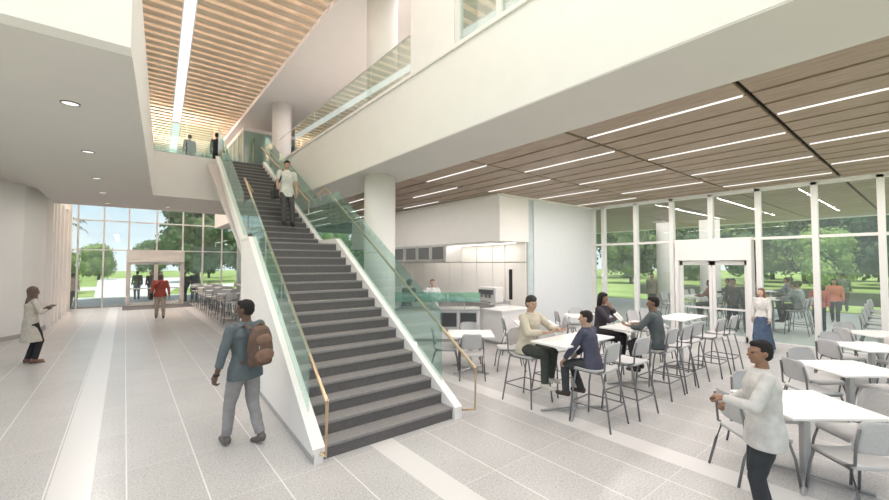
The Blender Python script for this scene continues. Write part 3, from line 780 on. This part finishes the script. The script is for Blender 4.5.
    sm=mat('shoe_%02d%02d%02d'%tuple(int(x*99) for x in shoe),shoe,.5)
    for i in (0,1):
        m=MB(); fy=V((0,1,0)) if toey is None else V((math.sin(toey[i][0]),math.cos(toey[i][0])*math.cos(toey[i][1]),math.sin(toey[i][1])))
        A=an[i]
        m.cap(A+V((0,0,-.02))-fy*.03,A+V((0,0,-.038-heel*.3))+fy*.05,.046,.043); m.cap(A+V((0,0,-.04))-fy*.035,A+V((0,0,-.048-heel*.6))+fy*.155,.038,.032)
        m.cap(A+V((0,0,.03)),A+V((0,0,-.03)),.044 if not heel else .036,.044)
        if heel: m.cap(A-fy*.05+V((0,0,-.03)),A-fy*.055+V((0,0,-.075-heel*.2)),.022,.010)
        t=m.build('shoe',sm,r); bake(t,vox,1)
    # hair
    hm=mat('hair_%02d%02d%02d'%tuple(int(x*99) for x in hair),hair,.8,var=.3,scale=60,bump=.8,bscale=150)
    if hairstyle=='hijab':
        m=MB(); m.ball(hd(0,-.022,.02),(.092,.105,.112),hr,20); m.ball(hd(0,-.03,-.06),(.085,.085,.09),hr,16)
        m.cap(hd(0,-.02,-.09),S(0,0,.45),.085,.12); 
        m.ball(hd(0,.09,-.0),(.03,.03,.03),hr,10) if False else None
        t=m.build('headscarf',hm,r); bake(t,vox,2,.008)
    elif hairstyle:
        m=MB()
        m.ball(hd(0,-.026,.036),(.082,.092,.090),hr,20); m.ball(hd(0,-.045,-.005),(.078,.068,.075),hr,16)
        m.ball(hd(0,.03,.082),(.060,.050,.034),hr,12)
        if hairstyle=='fluffy': m.ball(hd(0,-.01,.07),(.085,.095,.07),hr,14)
        if hairstyle=='long':
            for q in (-1,1):
                m.cap(hd(q*.060,-.02,.02),hd(q*.085,-.03,-.20),.035,.030); 
            m.cap(hd(0,-.05,.0),hd(0,-.075,-.24),.075,.06)
        if hairstyle=='cap':
            pass
        t=m.build('hair',hm,r); bake(t,vox,1,.01,.03)
    for q in (-1,1):
        if detail>0: MB().ball(hd(q*.030,.0795,.004),(.010,.006,.006),hr,8).build('eye',EYEM,r,smooth=True)
    if detail>0: MB().ball(hd(0,.089,-.053),(.021,.006,.0065),hr,10).build('lips',mat('muted_lips',(.30,.12,.10),.5),r,smooth=True)
    if cuff and detail==2: pass
    r.scale=(s,s,s)
    P_=dict(pel=pel,S=S,wr=wr,el=el,hc=hc,hd=hd,an=an,kn=kn,hr=hr,shj=shj,root=r,s=s)
    return P_
def wp(p,v):   # person-local to world
    r=p['root']; return Matrix.Translation(r.location)@Matrix.Rotation(r.rotation_euler[2],4,'Z')@(V(v)*p['s'])
# yaw: rotation so that local +Y faces direction. world dir of yaw a = (-sin a, cos a)
# 1. man with backpack, walking away
a=.34
p1=person('man walking away in a denim shirt and grey trousers with a brown backpack',(1.15,5.24,0),a,1.72,'dark',hair=(.015,.012,.012),top=(.105,.125,.135),bottom=(.29,.275,.275),shoe=(.14,.12,.11),
   feet=[(-.12,.17,.085),(.13,-.14,.10)],toey=[(.15,0),(-.05,-.25)],hands=[(-.36,.02,.83),(.20,.34,.90)],elb=[(-.6,-1,0),(1,-.6,-.3)],head=(.55,-.08),detail=2,sleeve=.84,cuff=.03,curl=1.0,slim=1.06,disp=.016,hem=.03)
r=p1['root']
c_=[V(wp(p1,p1['S'](.03,-.25,.29)))]
bp=empty('backpack',c_[0],a,label='brown backpack worn by the man in the denim shirt',cat='backpack')
BRN=mat('brown_leather_canvas',(.12,.072,.052),.7,var=.2,scale=10,bump=.4,bscale=60); BR2=mat('light_brown_pocket',(.19,.11,.08),.65,var=.15,scale=12,bump=.3)
m=MB(); m.loft([[(x*w*.5,(.0+yy*d_*.5)-.0,z) for x,yy in [(math.cos(t*PI/8),math.sin(t*PI/8)) for t in range(16)]] for z,w,d_ in ((-.23,.24,.15),(-.21,.29,.19),(-.05,.31,.21),(.10,.28,.19),(.19,.21,.15),(.225,.12,.08))])
t=m.build('pack_body',BRN,bp); bake(t,.008,2,.012)
m=MB(); m.ball((0,-.088,-.11),(.128,.042,.085)); t=m.build('front_pocket',BR2,bp); bake(t,.007,1,.008)
m=MB(); m.ball((0,-.082,.075),(.105,.030,.065)); t=m.build('upper_pocket',BR2,bp); bake(t,.007,1,.008)
MB().tube([(-.05,.02,.22),(0,.0,.26),(.05,.02,.22)],.009).build('grab_handle',BRN,bp)
for q in (-1,1):
    MB().tube([(q*.09,.06,.19),(q*.10,.13,.235),(q*.115,.25,.20),(q*.135,.345,.06),(q*.15,.30,-.12),(q*.14,.10,-.20)],.016,6,flat=(1.3,.5)).build('shoulder_strap',BRN,bp)
bx('zip_pull',STEEL,(-.10,-.095,-.14,-.13,-.02,.02),bp)
w=MB(); wq=p1['wr'][0]; w.lathe([(.030,-.012),(.035,-.012),(.035,.012),(.030,.012)],c=tuple(wq),n=16); w.build('wristwatch',BLACK,r)
# 2. man coming down stairs
zs_=zL+R2*3
yst=YL2+T2*2.45
p=person('man in a white t-shirt and dark trousers coming down the stairs with hands in pockets',(3.06,yst,zs_),PI,1.64,'tan',hair=(.03,.02,.018),top=(.66,.65,.62),bottom=(.075,.07,.072),
  feet=[(-.11,.16,.085),(.12,.22,.085-.0)],hands=[(-.23,.08,.90),(.23,.08,.90)],elb=[(-1,-.9,0),(1,-.9,0)],head=(-.1,-.25),sleeve=.36,hem=.06,detail=1)
b=empty('shoulder_bag',tuple(wp(p,(.29,-.02,.86))),PI,label='black shoulder bag hanging at the hip of the man on the stairs',cat='bag')
m=MB(); m.box(-.07,.07,-.13,.15,-.13,.09); t=m.build('bag_body',BLACK,b,bevel=.03); MB().tube([(-.02,0,.07),(-.10,.1,.35),(-.16,.06,.57),(-.13,-.06,.57),(-.05,-.12,.3),(0,-.08,.07)],.012,6,flat=(1.5,.6)).build('bag_strap',BLACK,b)
# 3. woman in coat with tablet at left
p=person('woman in a long beige coat and brown headscarf looking at a dark tablet',(-1.55,12.35,0),-1.15,1.66,'brown',hair=(.13,.085,.07),hairstyle='hijab',top=(.50,.45,.39),bottom=(.02,.02,.022),shoe=(.16,.09,.07),
  feet=[(-.08,-.02,.10),(.08,.05,.10)],hands=[(-.10,.20,1.22),(.10,.22,1.20)],elb=[(-1,-.2,-1),(1,-.2,-1)],head=(0,.0),coat=.50,heel=.08,female=1,detail=1,handn=[(0,0,1),(0,0,1)])
b=empty('tablet',tuple(wp(p,(.0,.30,1.26))),-1.15,label='dark tablet held by the woman in the beige coat',cat='tablet')
o=bx('case',BLACK,(-.13,.13,-.09,.09,-.006,.006),b,bevel=.004); o.rotation_euler=(.45,0,0); o=bx('screen',DGLASS,(-.115,.115,-.08,.08,.0061,.0066),b); o.rotation_euler=(.45,0,0)
# 4. man in red far
p=person('man in a red jacket and khaki trousers walking in from the entrance',(1.13,19.45,0),PI-.1,1.78,'dark',hair=(.25,.22,.21),top=(.36,.075,.055),bottom=(.38,.31,.25),shoe=(.07,.05,.045),
  feet=[(-.12,.16,.09),(.12,-.10,.09)],hands=[(-.30,.05,.84),(.30,.10,.86)],head=(.05,-.1),detail=1,slim=1.1,elb=[(-1,-.8,0),(1,-.8,0)])
b=empty('messenger_bag',tuple(wp(p,(.29,.06,.88))),PI,label='black messenger bag at the side of the man in red',cat='bag')
bx('bag_body',BLACK,(-.06,.06,-.14,.14,-.14,.12),b,bevel=.03); MB().tube([(-.02,.05,.1),(-.15,.13,.35),(-.30,.10,.58)],.014,6).build('bag_strap',BLACK,b)
# 5. foreground man right, white sweater
p=person('man in a white sweater and dark trousers standing by the nearest low table',(4.12,.93,0),.40,1.52,'brown',hair=(.018,.015,.014),top=(.57,.55,.53),bottom=(.035,.038,.043),
  feet=[(-.11,.02,.085),(.11,-.03,.085)],hands=[(-.16,.33,1.20),(.20,.26,1.08)],elb=[(-1,-.4,-1),(1,-.5,-.8)],head=(.38,.02),detail=2,sleeve=.99,curl=1.3,slim=1.12,hem=.06,disp=.010,handn=[(.4,0,-1),(-.6,0,-1)])
# 6. girl in white top and blue skirt
p=person('woman in a white top and long blue skirt standing inside the curtain wall',(12.45,2.8,0),1.3,1.55,'light',hair=(.20,.11,.07),hairstyle='long',top=(.66,.64,.61),bottom=(.07,.105,.17),skirt=.06,female=1,tuck=1,sleeve=.97,detail=1,disp=.006,
  hands=[(-.24,.10,.85),(.24,.02,.83)],slim=.95)
# seated
SP=.76
seatfeet=lambda z: [(-.13,.34,z),(.13,.36,z)]
p=person('man in a cream sweater talking at the nearest high table',(4.99,4.06,0),PI,1.72,'tan',hair=(.045,.04,.035),hairstyle='fluffy',top=(.60,.535,.42),bottom=(.055,.06,.052),shoe=(.62,.58,.50),
  pel=(0,-.05,.86),lean=.12,feet=[(-.16,.28,.42),(.15,.40,.40)],hands=[(-.22,.40,1.16),(.10,.38,1.15)],elb=[(-1,-.6,-.8),(1,-.5,-.8)],head=(-.25,-.05),detail=2,sleeve=.90,slim=1.05,handn=[(0,0,1),(0,0,1)],curl=.6)
p=person('man in a navy sweater seated on a bar stool with his back to the camera',(5.02,3.02,0),.12,1.54,'tan',hair=(.025,.02,.02),top=(.075,.075,.115),bottom=(.05,.052,.056),shoe=(.05,.035,.03),
  pel=(0,-.02,.90),lean=.16,feet=[(-.14,.36,.42),(.18,.26,.42)],hands=[(-.18,.36,.93),(.20,.34,.95)],elb=[(-1,-.5,-.5),(1,-.5,-.5)],head=(.35,-.05),detail=2,curl=1.0,handn=[(0,0,-1),(0,0,-1)])
p=person('laughing woman with long black hair and crossed arms at the second high table',(7.13,4.08,0),PI+.1,1.66,'brown',hair=(.015,.012,.012),hairstyle='long',top=(.055,.045,.055),bottom=(.025,.022,.025),shoe=(.25,.17,.12),
  pel=(0,-.02,.88),lean=.10,feet=[(-.12,.36,.44),(.10,.40,.42)],hands=[(-.02,.20,1.40),(-.14,.26,1.18)],elb=[(-1,.1,-1),(1,.2,-.8)],head=(-.1,-.15),detail=1,female=1,sleeve=.92,handn=[(0,-1,.2),(0,0,-1)],roll=.12)
p=person('man in a dark grey shirt seated holding papers at the second high table',(6.95,2.98,0),.1,1.66,'brown',hair=(.018,.015,.015),top=(.095,.11,.115),bottom=(.03,.03,.032),shoe=(.04,.03,.03),
  pel=(0,-.02,.88),lean=.10,feet=[(-.14,.30,.42),(.15,.34,.42)],hands=[(-.20,.40,1.16),(.15,.42,1.16)],elb=[(-1,-.6,-.8),(1,-.5,-.8)],head=(.4,-.05),detail=1,sleeve=.85,handn=[(0,0,1),(0,0,1)])
b=empty('paper_sheets',(6.80,3.50,1.20),.3,label='white paper sheets held up by the man in the dark grey shirt',cat='papers')
o=MB(); o.prism([(-.12,0,-.04),(.10,0,-.04),(.11,.12,.07),(-.11,.12,.07)],(0,-.004,.008)); o.build('sheet',TOPM,b); MB().prism([(-.02,-.02,-.04),(.18,.02,-.02),(.17,.12,.09),(-.01,.10,.08)],(0,-.004,.008)).build('sheet',TOPM,b)
# kitchen
person('kitchen worker in a white jacket standing behind the serving counter',(7.26,9.6,0),PI-.5,1.70,'light',hair=(.22,.13,.09),top=(.74,.74,.72),bottom=(.2,.2,.2),hands=[(-.1,.32,1.15),(.15,.30,1.1)],elb=[(-1,-.5,-.8),(1,-.5,-.8)],detail=1,female=1)
person('person in dark clothing leaning at the left end of the serving counter',(6.70,10.15,0),-1.2,1.70,'tan',hair=(.02,.015,.012),top=(.03,.028,.03),bottom=(.03,.03,.03),lean=.22,hands=[(-.1,.34,1.05),(.15,.32,1.05)],elb=[(-1,-.5,-.8),(1,-.5,-.8)],detail=1,hairstyle='fluffy')
# far entrance outdoors, upstairs, patio : distant people
D=dict(detail=0)
def far(label,x,y,z,yaw,H,top,bot,skin='brown',g=None,**k):
    return person(label,(x,y,z),yaw,H,skin,top=top,bottom=bot,detail=0,group=g,**k)
far('person in a pale top standing outside the far glass at the left edge',-1.98,27.0,0,-.6,1.7,(.45,.30,.26),(.03,.03,.03))
far('dark clothed person outside behind the left entrance door leaf',.62,30.6,0,.3,1.75,(.05,.045,.05),(.10,.13,.17))
far('dark clothed person in jeans outside, left of the man in red',1.28,30.2,0,PI,1.72,(.04,.04,.045),(.05,.07,.11))
far('person in a dark red top outside close beside the man in red',1.62,30.6,0,PI,1.85,(.15,.04,.04),(.06,.07,.09))
far('person in black outside at the right door jamb',2.72,27.2,0,.5,1.72,(.03,.03,.035),(.03,.035,.05))
far('person in a navy coat outside right of the entrance doors',3.2,27.3,0,-.3,1.80,(.035,.045,.075),(.03,.04,.07),coat=.5)
far('dark silhouetted person upstairs at the left of the landing rail',-.12 ,17.0,UF,.3,1.6,(.03,.035,.035),(.03,.03,.03))
far('person in black upstairs left of centre behind the landing glass',1.75,17.0,UF,.3,1.35,(.03,.03,.035),(.03,.03,.03))
far('person in black upstairs next to the white stair post',2.62,17.0,UF,-.6,1.6,(.03,.03,.03),(.03,.03,.03))
far('woman in a coral red jacket walking outside, nearest the mullion',17.3,2.42,0,PI/2+.2,1.55,(.50,.13,.11),(.02,.02,.025),feet=[(-.1,.26,.09),(.1,-.22,.10)],hairstyle='long')
far('woman in an orange red jacket walking outside, farther right',20.2,2.40,0,PI/2,1.62,(.55,.17,.12),(.03,.03,.04),feet=[(-.1,.24,.09),(.1,-.22,.10)],hairstyle='long')
far('man in dark green clothes standing by the hedge outside',25.5,2.75,0,-PI/2,1.75,(.09,.12,.09),(.05,.05,.05))
far('man in a dark blue top standing outside at the far right edge',19.8,.55,0,1.2,1.75,(.03,.04,.09),(.03,.04,.10))
far('person in an olive jacket standing outside left of the doors',18.3,8.0,0,PI/2,1.75,(.22,.20,.14),(.06,.06,.06))
far('dark clothed person standing outside behind the left glass door leaf',15.6,4.25,0,1.2,1.68,(.10,.09,.09),(.04,.045,.06))
far('person in a grey top standing outside behind the right glass door leaf',15.3,3.75,0,1.7,1.70,(.07,.08,.08),(.05,.07,.09))
pk=[(16.1,2.78,0,'person in grey seated at the patio table right of the doors, near left',(.20,.22,.22)),(16.78,2.78,0,'person in pale clothes seated at the patio table right of the doors, near right',(.42,.44,.44)),(16.1,4.02,PI,'person in black seated at the patio table right of the doors, far left',(.04,.04,.045)),(16.78,4.02,PI,'person in brown seated at the patio table right of the doors, far right',(.20,.12,.09)),
    (15.3,4.78,0,'person in a red brown top seated outside left of the doors',(.22,.09,.07)),(17.9,4.98,0,'person in dark green seated farther outside the doors',(.07,.09,.08)),(20.7,3.78,0,'person in slate blue seated at the outermost patio table, left',(.12,.15,.18)),(21.3,3.78,0,'person in beige seated at the outermost patio table, right',(.35,.30,.24))]
for x,y,yw,l,tcol in pk:
    person(l,(x,y,0),yw,1.68,'brown',top=tcol,bottom=(.04,.045,.05),pel=(0,-.03,.87),lean=.12,feet=[(-.13,.34,.42),(.13,.36,.42)],hands=[(-.18,.40,1.12),(.16,.42,1.12)],detail=0,elb=[(-1,-.5,-.8),(1,-.5,-.8)])
# ------------------------------------------------------------------ EXTERIOR
GRASS=mat('lawn_grass',(.16,.25,.06),.9,scale=.35,rampcols=((.17,.27,.06),(.34,.42,.15)),bump=.5,bscale=20)
TERR=mat('grey_terrace_paving',(.30,.33,.35),.8,var=.06,scale=.6)
PALE=mat('pale_concrete',(.52,.53,.51),.8,var=.04,scale=.6)
struct(bx('lawn',GRASS,(-90,160,-60,160,-.35,-.06)),'green lawn stretching out beyond the building','lawn')
struct(bx('terrace',TERR,(-8,13.2,26,33,-.2,-.005)),'grey paved terrace outside the far curtain wall','terrace')
struct(bx('kerb',PALE,(-12,40,33,34,-.2,.02)),'pale kerb strip at the end of the far terrace','kerb')
struct(bx('path',mat('pale_road',(.60,.60,.60),.8),(-4,60,44,50,-.2,-.03)),'pale road crossing the far lawn','path')
m=MB().prism([(-1.5,34,-.1),(2.2,34,-.1),(9,78,-.1),(-3,78,-.1)],(0,0,.08)); struct(m.build('path',MATS['pale_road']),'pale walk running from the entrance to the trees','path')
struct(bx('patio',mat('patio_paving',(.50,.54,.53),.8,var=.05,scale=.8),(13.2,24.5,-8,26,-.2,-.005)),'paved covered patio outside the right curtain wall','patio')
struct(bx('lawn',GRASS,(24.5,27.5,-8,26,-.2,.0)),'grass strip beyond the covered patio','lawn')
struct(bx('retaining_wall',mat('dark_garden_wall',(.10,.11,.10),.9),(30,30.6,-30,14,-.1,.62)),'low dark garden wall beyond the patio','wall')
# patio canopy
m=MB()
xs=[13.4+PW*i for i in range(20)]
for a,b_ in zip(seams,seams[1:]):
    for x in xs:
        m.box(x,x+PW-.065,a+.03,b_-.03,SZ+.01,SZ+.05)
struct(m.build('ceiling',PLANK),'wood plank ceiling of the patio canopy outside','ceiling')
struct(bx('ceiling',MATS['ceiling_gap_shade'],(13.4,24.2,-3,26,SZ+.08,SZ+.12)))  # near-black sheet again, painting shade into the canopy gaps
struct(bx('trim_14',WHITE,(24.05,24.4,-8,26,SZ-.02,SZ+.5)),'white edge beam of the patio canopy','trim')
struct(bx('ceiling',WHITE,(13.4,24.2,-3,26,SZ+.12,SZ+.5)))
column(20.8,8.4,0,SZ,.42,'white round canopy column outside left of the glass doors')
column(20.9,6.55,0,SZ,.40,'white round canopy column outside seen through the left door leaf')
column(6.6,31.0,0,8,.42,'pale round column outside the far glass beyond the stairs')
column(-3.1,30.0,0,8,.42,'pale round column outside the far glass by the left wall')
# trees
LEAF=[mat('leaf_mid_green',(.1,.2,.05),.8,rampcols=((.055,.115,.035),(.19,.29,.08)),scale=.7),mat('leaf_dark_green',(.1,.2,.05),.8,rampcols=((.035,.08,.03),(.10,.18,.055)),scale=.7),mat('leaf_fresh_green',(.1,.2,.05),.8,rampcols=((.11,.20,.05),(.27,.38,.10)),scale=.7)]
BARK=mat('grey_brown_bark',(.10,.075,.055),.9,bump=.5,bscale=12)
def make_tree(h,w,lm,seed,trunk=.28,low=.18):
    random.seed(seed); r=empty('tree')
    m=MB(); clumps=[]
    for i in range(26):
        a=random.uniform(0,2*PI); zz=random.uniform(low+.1,.95); rr=w*.5*math.sqrt(max(.05,1-((zz-.55)/.5)**2))*random.uniform(.2,.85)
        clumps.append((V((math.cos(a)*rr,math.sin(a)*rr,zz*h)),random.uniform(.16,.28)*w))
    for c,cr in clumps:
        for j in range(150):
            d=V((random.gauss(0,1),random.gauss(0,1),random.gauss(0,1))).normalized()
            p=c+d*cr*random.uniform(.75,1.05)
            nn_=(d+V((random.uniform(-.7,.7),random.uniform(-.7,.7),random.uniform(-.4,.9)))).normalized()
            u=nn_.orthogonal().normalized(); w2=nn_.cross(u); sz=random.uniform(.15,.30)*h/9
            vs=[m.bm.verts.new(p+u*sz*x+w2*sz*y) for x,y in ((-1,-.3),(0,-.8),(1,-.1),(.5,.7),(-.6,.8))]
            m.bm.faces.new(vs)
    m2=MB()
    for c,cr in clumps: m2.ball(c,cr*.72,seg=10)
    bmesh.ops.recalc_face_normals(m2.bm,faces=m2.bm.faces)
    tmp=bpy.data.meshes.new('t'); m2.bm.to_mesh(tmp); m.bm.from_mesh(tmp)
    me=bpy.data.meshes.new('crown'); m.bm.to_mesh(me); me.materials.append(lm); o=bpy.data.objects.new('crown',me); C.objects.link(o); o.parent=r
    t=MB(); t.tube([(0,0,-.2),(.05,.02,h*.2),(-.04,.05,h*.45),(0,0,h*.75)],trunk,8,r2=trunk*.4)
    for i in range(4):
        a=i*1.7; t.tube([(0,0,h*.3),(math.cos(a)*w*.2,math.sin(a)*w*.2,h*.55)],trunk*.45,6,r2=trunk*.15)
    t.build('trunk',BARK,r,smooth=True); return r
T=[make_tree(9,7.5,LEAF[0],1),make_tree(12,8,LEAF[1],2,low=.1),make_tree(7,7,LEAF[2],3)]
ft=[True]*3
def tree(k,x,y,sc_,label,g):
    if ft[k]: ft[k]=False; o=T[k]; o['category']='tree'; o.location=(x,y,-.05)
    else: o=copy_tree(T[k],(x,y,-.05),0,label)
    o.rotation_euler=(0,0,random.uniform(0,6)); o['label']=label; o['group']=g; o.scale=(sc_,)*3
random.seed(11)
G1='trees beyond the far curtain wall'; G2='trees beyond the patio'
KN=['mid green leafy tree','dark green dense tree','fresh green broad tree']
for i in range(14):
    x=-16+i*6.6; y=74+(i%2)*8-i*.4; k=(0,1,2,0)[i%4]
    tree(k,x,y,.55+.035*i,KN[k]+' in the tree line beyond the far glass',G1)
for i in range(7):
    x=5+i*8.6; y=57+(i%2)*2; k=(1,0,2)[i%3]
    tree(k,x+2,y,.92,KN[k]+' nearer the road beyond the far glass',G1)
for i,(x,y) in enumerate([(-7.2,41),(-4.6,46),(-9,46.5),(-3.9,40.5),(-10.9,42)]):
    tree(2 if i%2 else 0,x,y,.40,KN[2 if i%2 else 0]+' in the young thicket left of the far glass',G1)
for i in range(14):
    y=-22+i*5.3; x=62+(i%2)*11; k=(1,0,1,2)[i%4]
    tree(k,x,y,1.12,KN[k]+' in the wall of trees beyond the patio',G2)
for i,(x,y,s_,k) in enumerate([(46,-1,.62,0),(45,6,.66,2),(50,11.5,.75,0),(44,16.5,.6,1),(53,2.5,.75,1),(50,-8,.8,1),(45,22,.7,0),(46,30,.8,2)]):
    tree(k,x,y,s_,KN[k]+' standing on the lawn in front of the tree wall',G2)
# palm by the far glass
pm=empty('palm_tree',(-5.4,57,-.05),label='palm tree rising over the thicket at the far left',cat='palm tree')
MB().tube([(0,0,0),(.2,0,3),(0,0,6.6)],.22,8,r2=.15).build('trunk',BARK,pm)
m=MB()
for i in range(18):
    a=i*2*PI/18+random.uniform(-.1,.1); e=random.uniform(.1,.9); L_=2.3
    prev=None
    pts=[]
    for j in range(7):
        t=j/6; rr=L_*t*math.cos(e*.5); pts.append(V((math.cos(a)*rr,math.sin(a)*rr,6.6+L_*t*math.sin(e)-1.5*t*t)))
    side=V((-math.sin(a),math.cos(a),0))
    for j in range(6):
        for q in (-1,1):
            p0,p1=pts[j],pts[j+1]; w0=.34*math.sin(PI*min(1,(j+.5)/6.5)+.1)
            m.bm.faces.new([m.bm.verts.new(v) for v in (p0,p0.lerp(p1,.6),p0.lerp(p1,1.3)+side*q*w0-V((0,0,.25)))])
me=bpy.data.meshes.new('fronds'); m.bm.to_mesh(me); me.materials.append(LEAF[1]); o=bpy.data.objects.new('fronds',me); C.objects.link(o); o.parent=pm
# ------------------------------------------------------------------ LIGHT
w=bpy.data.worlds.new('world'); sc.world=w; w.use_nodes=True; nt=w.node_tree; nt.nodes.clear()
out=nt.nodes.new('ShaderNodeOutputWorld'); bg=nt.nodes.new('ShaderNodeBackground'); L(nt,bg.outputs[0],out.inputs[0])
tc=nt.nodes.new('ShaderNodeTexCoord'); sp=nt.nodes.new('ShaderNodeSeparateXYZ'); L(nt,tc.outputs['Generated'],sp.inputs[0])
r=nt.nodes.new('ShaderNodeValToRGB'); L(nt,sp.outputs[2],r.inputs[0]); e=r.color_ramp.elements
e[0].position=.0; e[0].color=(.80,.86,.92,1); e[1].position=.5; e[1].color=(.62,.70,.80,1)
x=e.new(.16); x.color=(.50,.68,.84,1)
n=nt.nodes.new('ShaderNodeTexNoise'); n.inputs['Scale'].default_value=3.5; n.inputs['Detail'].default_value=5; L(nt,tc.outputs['Generated'],n.inputs[0])
rr=nt.nodes.new('ShaderNodeValToRGB'); L(nt,n.outputs[0],rr.inputs[0]); rr.color_ramp.elements[0].position=.48; rr.color_ramp.elements[1].position=.68
mx=nt.nodes.new('ShaderNodeMixRGB'); L(nt,rr.outputs[0],mx.inputs[0]); L(nt,r.outputs[0],mx.inputs[1]); mx.inputs[2].default_value=(.95,.95,.94,1)
L(nt,mx.outputs[0],bg.inputs[0]); bg.inputs[1].default_value=1.15
def area(name,loc,sx,sy,power,rot=(0,0,0),col=(1,.94,.905)):
    l=bpy.data.lights.new(name,'AREA'); l.shape='RECTANGLE'; l.size=sx; l.size_y=sy; l.energy=power; l.color=col
    o=bpy.data.objects.new(name,l); C.objects.link(o); o.location=loc; o.rotation_euler=rot; return o
area('atrium_fill',(1.2,8,RC+.9),6,22,1300)  # unseen soft lamp added above the baffles, not a fixture
area('entry_fill',(-.5,11,SZ-.02),.25,12,150)
area('entry_fill',(1,22.5,RC+.9),4,6,2400)  # added lamp hidden above the baffles to brighten the far entrance
for y in (0.3,2.3,4.2,6.0): area('dining_light',(9,y,SZ-.012),7,.05,105)
area('upper_fill',(7,10,RC-.02),4,10,260)  # added lamp under the upper soffit, lifts the white surfaces upstairs
area('patio_fill',(18.5,3,SZ-.02),8,12,420)  # added lamp under the canopy, brightens the covered paving
area('kitchen_light',(9.0,10.5,2.78),.3,4.5,30)
area('kitchen_light',(6.8,11,SZ-.02),.3,6,60)
sun=bpy.data.lights.new('sun','SUN'); sun.energy=4.2; sun.angle=.05; sun.color=(1,.96,.9); so=bpy.data.objects.new('sun',sun); C.objects.link(so)
so.rotation_euler=V((-.14,-.20,1)).to_track_quat('Z','Y').to_euler()
# ------------------------------------------------------------------ CAMERA
cam=bpy.data.cameras.new('camera'); co=bpy.data.objects.new('camera',cam); C.objects.link(co); sc.camera=co
F=397.; yaw=math.atan2(444.5-125,F); pitch=math.atan2(14,F)
cam.sensor_fit='HORIZONTAL'; cam.sensor_width=36; cam.lens=36*F/889; cam.clip_end=500; cam.clip_start=.05
co.location=(0,0,2.15); co.rotation_euler=(PI/2+pitch,0,-yaw)
vs=sc.view_settings; vs.view_transform='Standard'; vs.look='None'; vs.gamma=1; vs.use_curve_mapping=False; vs.exposure=0.14
